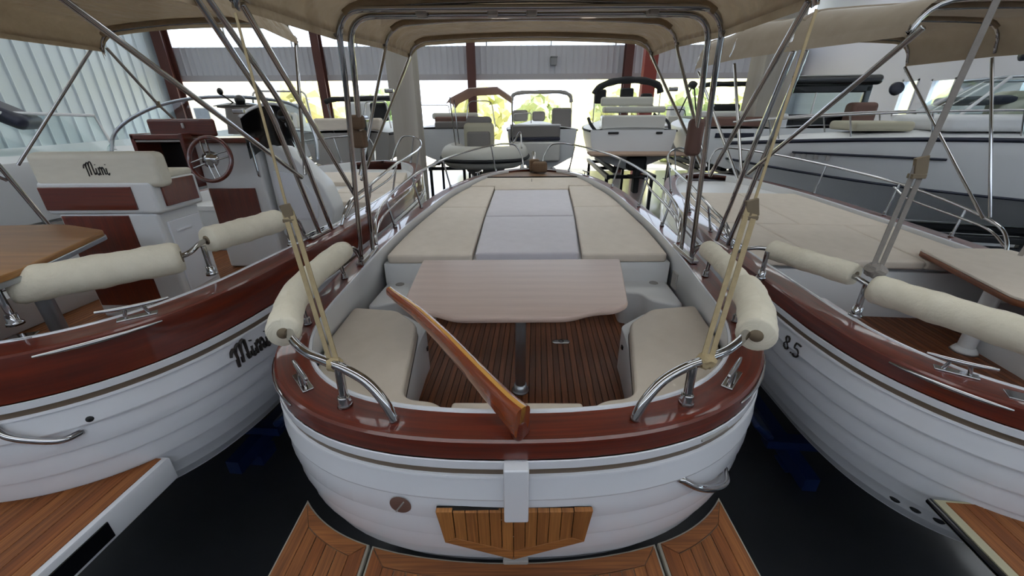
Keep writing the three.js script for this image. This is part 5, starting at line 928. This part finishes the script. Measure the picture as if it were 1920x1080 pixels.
// --- white cruiser on the right, side view
{
  const y0 = 1.13, len = 6.2, h = planing(len, 2.5, 1.68, { full: 2.2, rise: -0.28, sternDrop: 0.22 }), ry = 1.28, f = frameAt(10.4, y0, -6.9, ry);
  const rail = (sg, ht) => { const p = []; for (let i = 6; i <= h.n; i++) { const s = h.sec(i / h.n); p.push(V(sg * (s.b * 0.92), s.sh + ht, s.z)); } return tube(p, 0.018, 8); };
  const posts = []; for (let i = 7; i <= h.n - 1; i += 3) for (const sg of [-1, 1]) { const s = h.sec(i / h.n); posts.push(['rail_post', rod(V(sg * s.b * 0.9, s.sh, s.z + 0.12), V(sg * s.b * 0.92, s.sh + 0.38, s.z), 0.014), M.chrome]); }
  const belt = (fr, r) => { const p = []; for (let i = 0; i <= h.n; i++) { const s = h.sec(i / h.n); p.push(V(-(s.b + 0.012), s.sh - fr * (s.sh - s.cy), s.z)); } return p; };
  make(f, 'cruiser', 'big white cruiser hull with dark navy lines, broadside at the right', 'boat', null, [
    ['hull', h.hull, M.farWhite, [['rub_rail', join(h.line(0.05, 0.035)), M.navy], ['waist_line', tube(belt(0.4).slice(9, 16), 0.02, 6), M.navy], ['chine_line', join(h.line(0.97, 0.022)), M.navy]]],
    ['deck', h.deck, M.farWhite], ['coaming', rbox(1.7, 0.26, 2.6, 0.1, 0, 1.78, -1.9), M.farWhite],
    ['bow_cushion', rbox(1.1, 0.16, 0.9, 0.06, 0, 1.72, -3.9), M.beigeCover],
    ['seat', rbox(0.5, 0.5, 0.5, 0.12, -0.4, 2.0, -2.2), M.beigeCover], ['seat', rbox(0.5, 0.5, 0.5, 0.12, -0.4, 2.0, -1.4), M.beigeCover], ['dark_cover', rbox(1.5, 0.14, 1.9, 0.06, 0.1, 2.12, -1.7), M.navy],
    ['windshield', skin([[V(-0.85, 1.9, -1.2), V(-0.7, 1.9, -3.0), V(0.7, 1.9, -3.0), V(0.85, 1.9, -1.2)], [V(-0.8, 2.45, -1.0), V(-0.6, 2.45, -2.5), V(0.6, 2.45, -2.5), V(0.8, 2.45, -1.0)]]), M.glass, [['frame', tube([V(-0.8, 2.45, -1.0), V(-0.6, 2.45, -2.5), V(0.6, 2.45, -2.5), V(0.8, 2.45, -1.0)], 0.022, 8), M.alu], ['frame_post', rod(V(-0.6, 2.45, -2.5), V(-0.7, 1.9, -3.0), 0.025), M.farWhite]]],
    ['rolled_canopy', archTube([V(-0.95, 2.55, -0.9), V(-0.98, 2.72, -1.4), V(-0.98, 2.75, -2.2), V(-0.95, 2.72, -2.7)], 0.09), M.navy, [['canopy_leg', rod(V(-0.98, 2.7, -1.2), V(-0.95, 1.8, -1.6), 0.018), M.chrome], ['canopy_leg', rod(V(-0.98, 2.7, -2.4), V(-0.95, 1.8, -1.6), 0.018), M.chrome]]],
    ['bow_rail', rail(-1, 0.38), M.chrome, posts], ['bow_rail', rail(1, 0.38), M.chrome],
    ['lettering', join([0, 1, 2, 3].map((i) => { const s = h.sec(0.83 - i * 0.028); return rbox(0.014, 0.09, 0.08, 0.004, -(s.b + 0.008), s.sh - 0.5 * (s.sh - s.cy), s.z, 0.35); })), M.farGrey]]);
  trailer(10.2, -6.8, 5.2, 1.5, 0.98, ry, 'black trailer frame under the white cruiser');
}
// --- boat with black hardtop behind the cruiser
{
  const y0 = 1.5, h = planing(6, 2.6, 1.2), f = frameAt(8.1, y0, -11, -0.15);
  make(f, 'powerboat', 'white cabin boat with a black hardtop on the right, behind the cruiser', 'boat', null, [
    ['hull', h.hull, M.farWhite], ['deck', h.deck, M.farWhite],
    ['hardtop', rbox(2.2, 0.24, 2.2, 0.1, 0.05, 2.32, -1.4), M.blackGloss], ['cabin_back', join([rbox(0.16, 0.9, 0.1, 0.03, -0.95, 1.75, -0.6), rbox(0.16, 0.9, 0.1, 0.03, 1.0, 1.75, -0.6), rbox(2.1, 0.2, 0.1, 0.03, 0.02, 2.14, -0.6), rbox(2.1, 0.3, 0.1, 0.03, 0.02, 1.38, -0.6)]), M.blackGloss],
    ['window', bx(1.75, 0.56, 0.02, 0.02, 1.8, -0.6), M.glass, [['mullion', rbox(0.04, 0.56, 0.05, 0.01, -0.2, 1.8, -0.59), M.farWhite]]],
    ['seat', rbox(0.6, 0.6, 0.4, 0.1, 0.75, 1.5, -0.2), M.farBrown], ['side_panel', rbox(0.3, 0.5, 0.5, 0.06, -1.1, 1.3, -0.3), M.farWhite],
    ['searchlight', join([lathe([[0, 0.1], [0.14, 0.1], [0.16, 0.02], [0.08, -0.1], [0, -0.12]], 16).rotateX(1.4).translate(1.5, 2.1, -0.4)]), M.navy], ['rail', rod(V(-1.2, 1.3, 0), V(-1.2, 2.0, 0.1), 0.03), M.chrome]]);
  trailer(8.1, -10.8, 4.8, 1.3, 1.45, -0.15, 'dark boat stand under the black hardtop boat');
}
// --- boat at the left wall
{
  const y0 = 1.5, h = planing(5.6, 2.4, 1.1), f = frameAt(-6.9, y0, -4.6, -0.1);
  make(f, 'powerboat', 'white boat with a dark folded canvas, at the left border before the ribbed wall', 'boat', null, [
    ['hull', h.hull, M.farWhite], ['deck', h.deck, M.farWhite], ['windshield', skin([[V(-0.9, 1.15, -0.3), V(0.6, 1.15, -0.3), V(1.05, 1.15, -1.6)], [V(-0.8, 1.65, -0.5), V(0.5, 1.65, -0.5), V(0.8, 1.6, -1.7)]]), M.glass, [['frame', tube([V(-0.8, 1.65, -0.5), V(0.5, 1.65, -0.5), V(0.8, 1.6, -1.7), V(1.05, 1.15, -1.6)], 0.022, 8), M.farWhite]]],
    ['folded_canvas', rbox(0.9, 0.18, 0.45, 0.08, 0.3, 1.72, -0.9, 0.5, 0, -0.55), M.navy], ['seat', rbox(0.7, 0.5, 0.4, 0.1, -0.2, 1.35, -0.4), M.farGrey]]);
  trailer(-6.9, -4.5, 4.4, 1.2, 1.45, -0.1, 'dark boat stand at the left border');
}
// --- blue cradles under the three day boats
[[C, 'blue steel cradle under the middle boat', 0], [L, 'blue steel cradle under the left boat', 0], [R, 'blue steel cradle under the right boat', -0.1]].forEach(([b, label, q]) => {
  const parts = [];
  for (const sx of [-0.62, 0.62]) parts.push(['beam', bx(0.12, 0.14, 4.6, sx, 0.18 + q, -3.6), M.steelBlue], ...[-1.6, -3.6, -5.6].map((z) => ['foot', bx(0.2, 0.115 + q, 0.2, sx, (0.115 + q) / 2, z), M.steelBlue]));
  for (const s of [1.7, 3.4, 5.4]) { parts.push(['cross_beam', bx(1.7, 0.09, 0.12, 0, 0.29 + q, -s), M.steelBlue]); for (const sx of [-1, 1]) parts.push(['support', join([tube([V(sx * 0.8, 0.3 + q, -s), V(sx * 0.98, 0.5 + q, -s)], 0.04, 8).toNonIndexed(), rbox(0.2, 0.06, 0.3, 0.02, sx * 0.98, 0.52 + q, -s, 0, 0, sx * 0.7)]), M.steelBlue]); }
  make(b.frame, 'cradle', label, 'cradle', null, parts);
});

renderer.render(scene, camera);
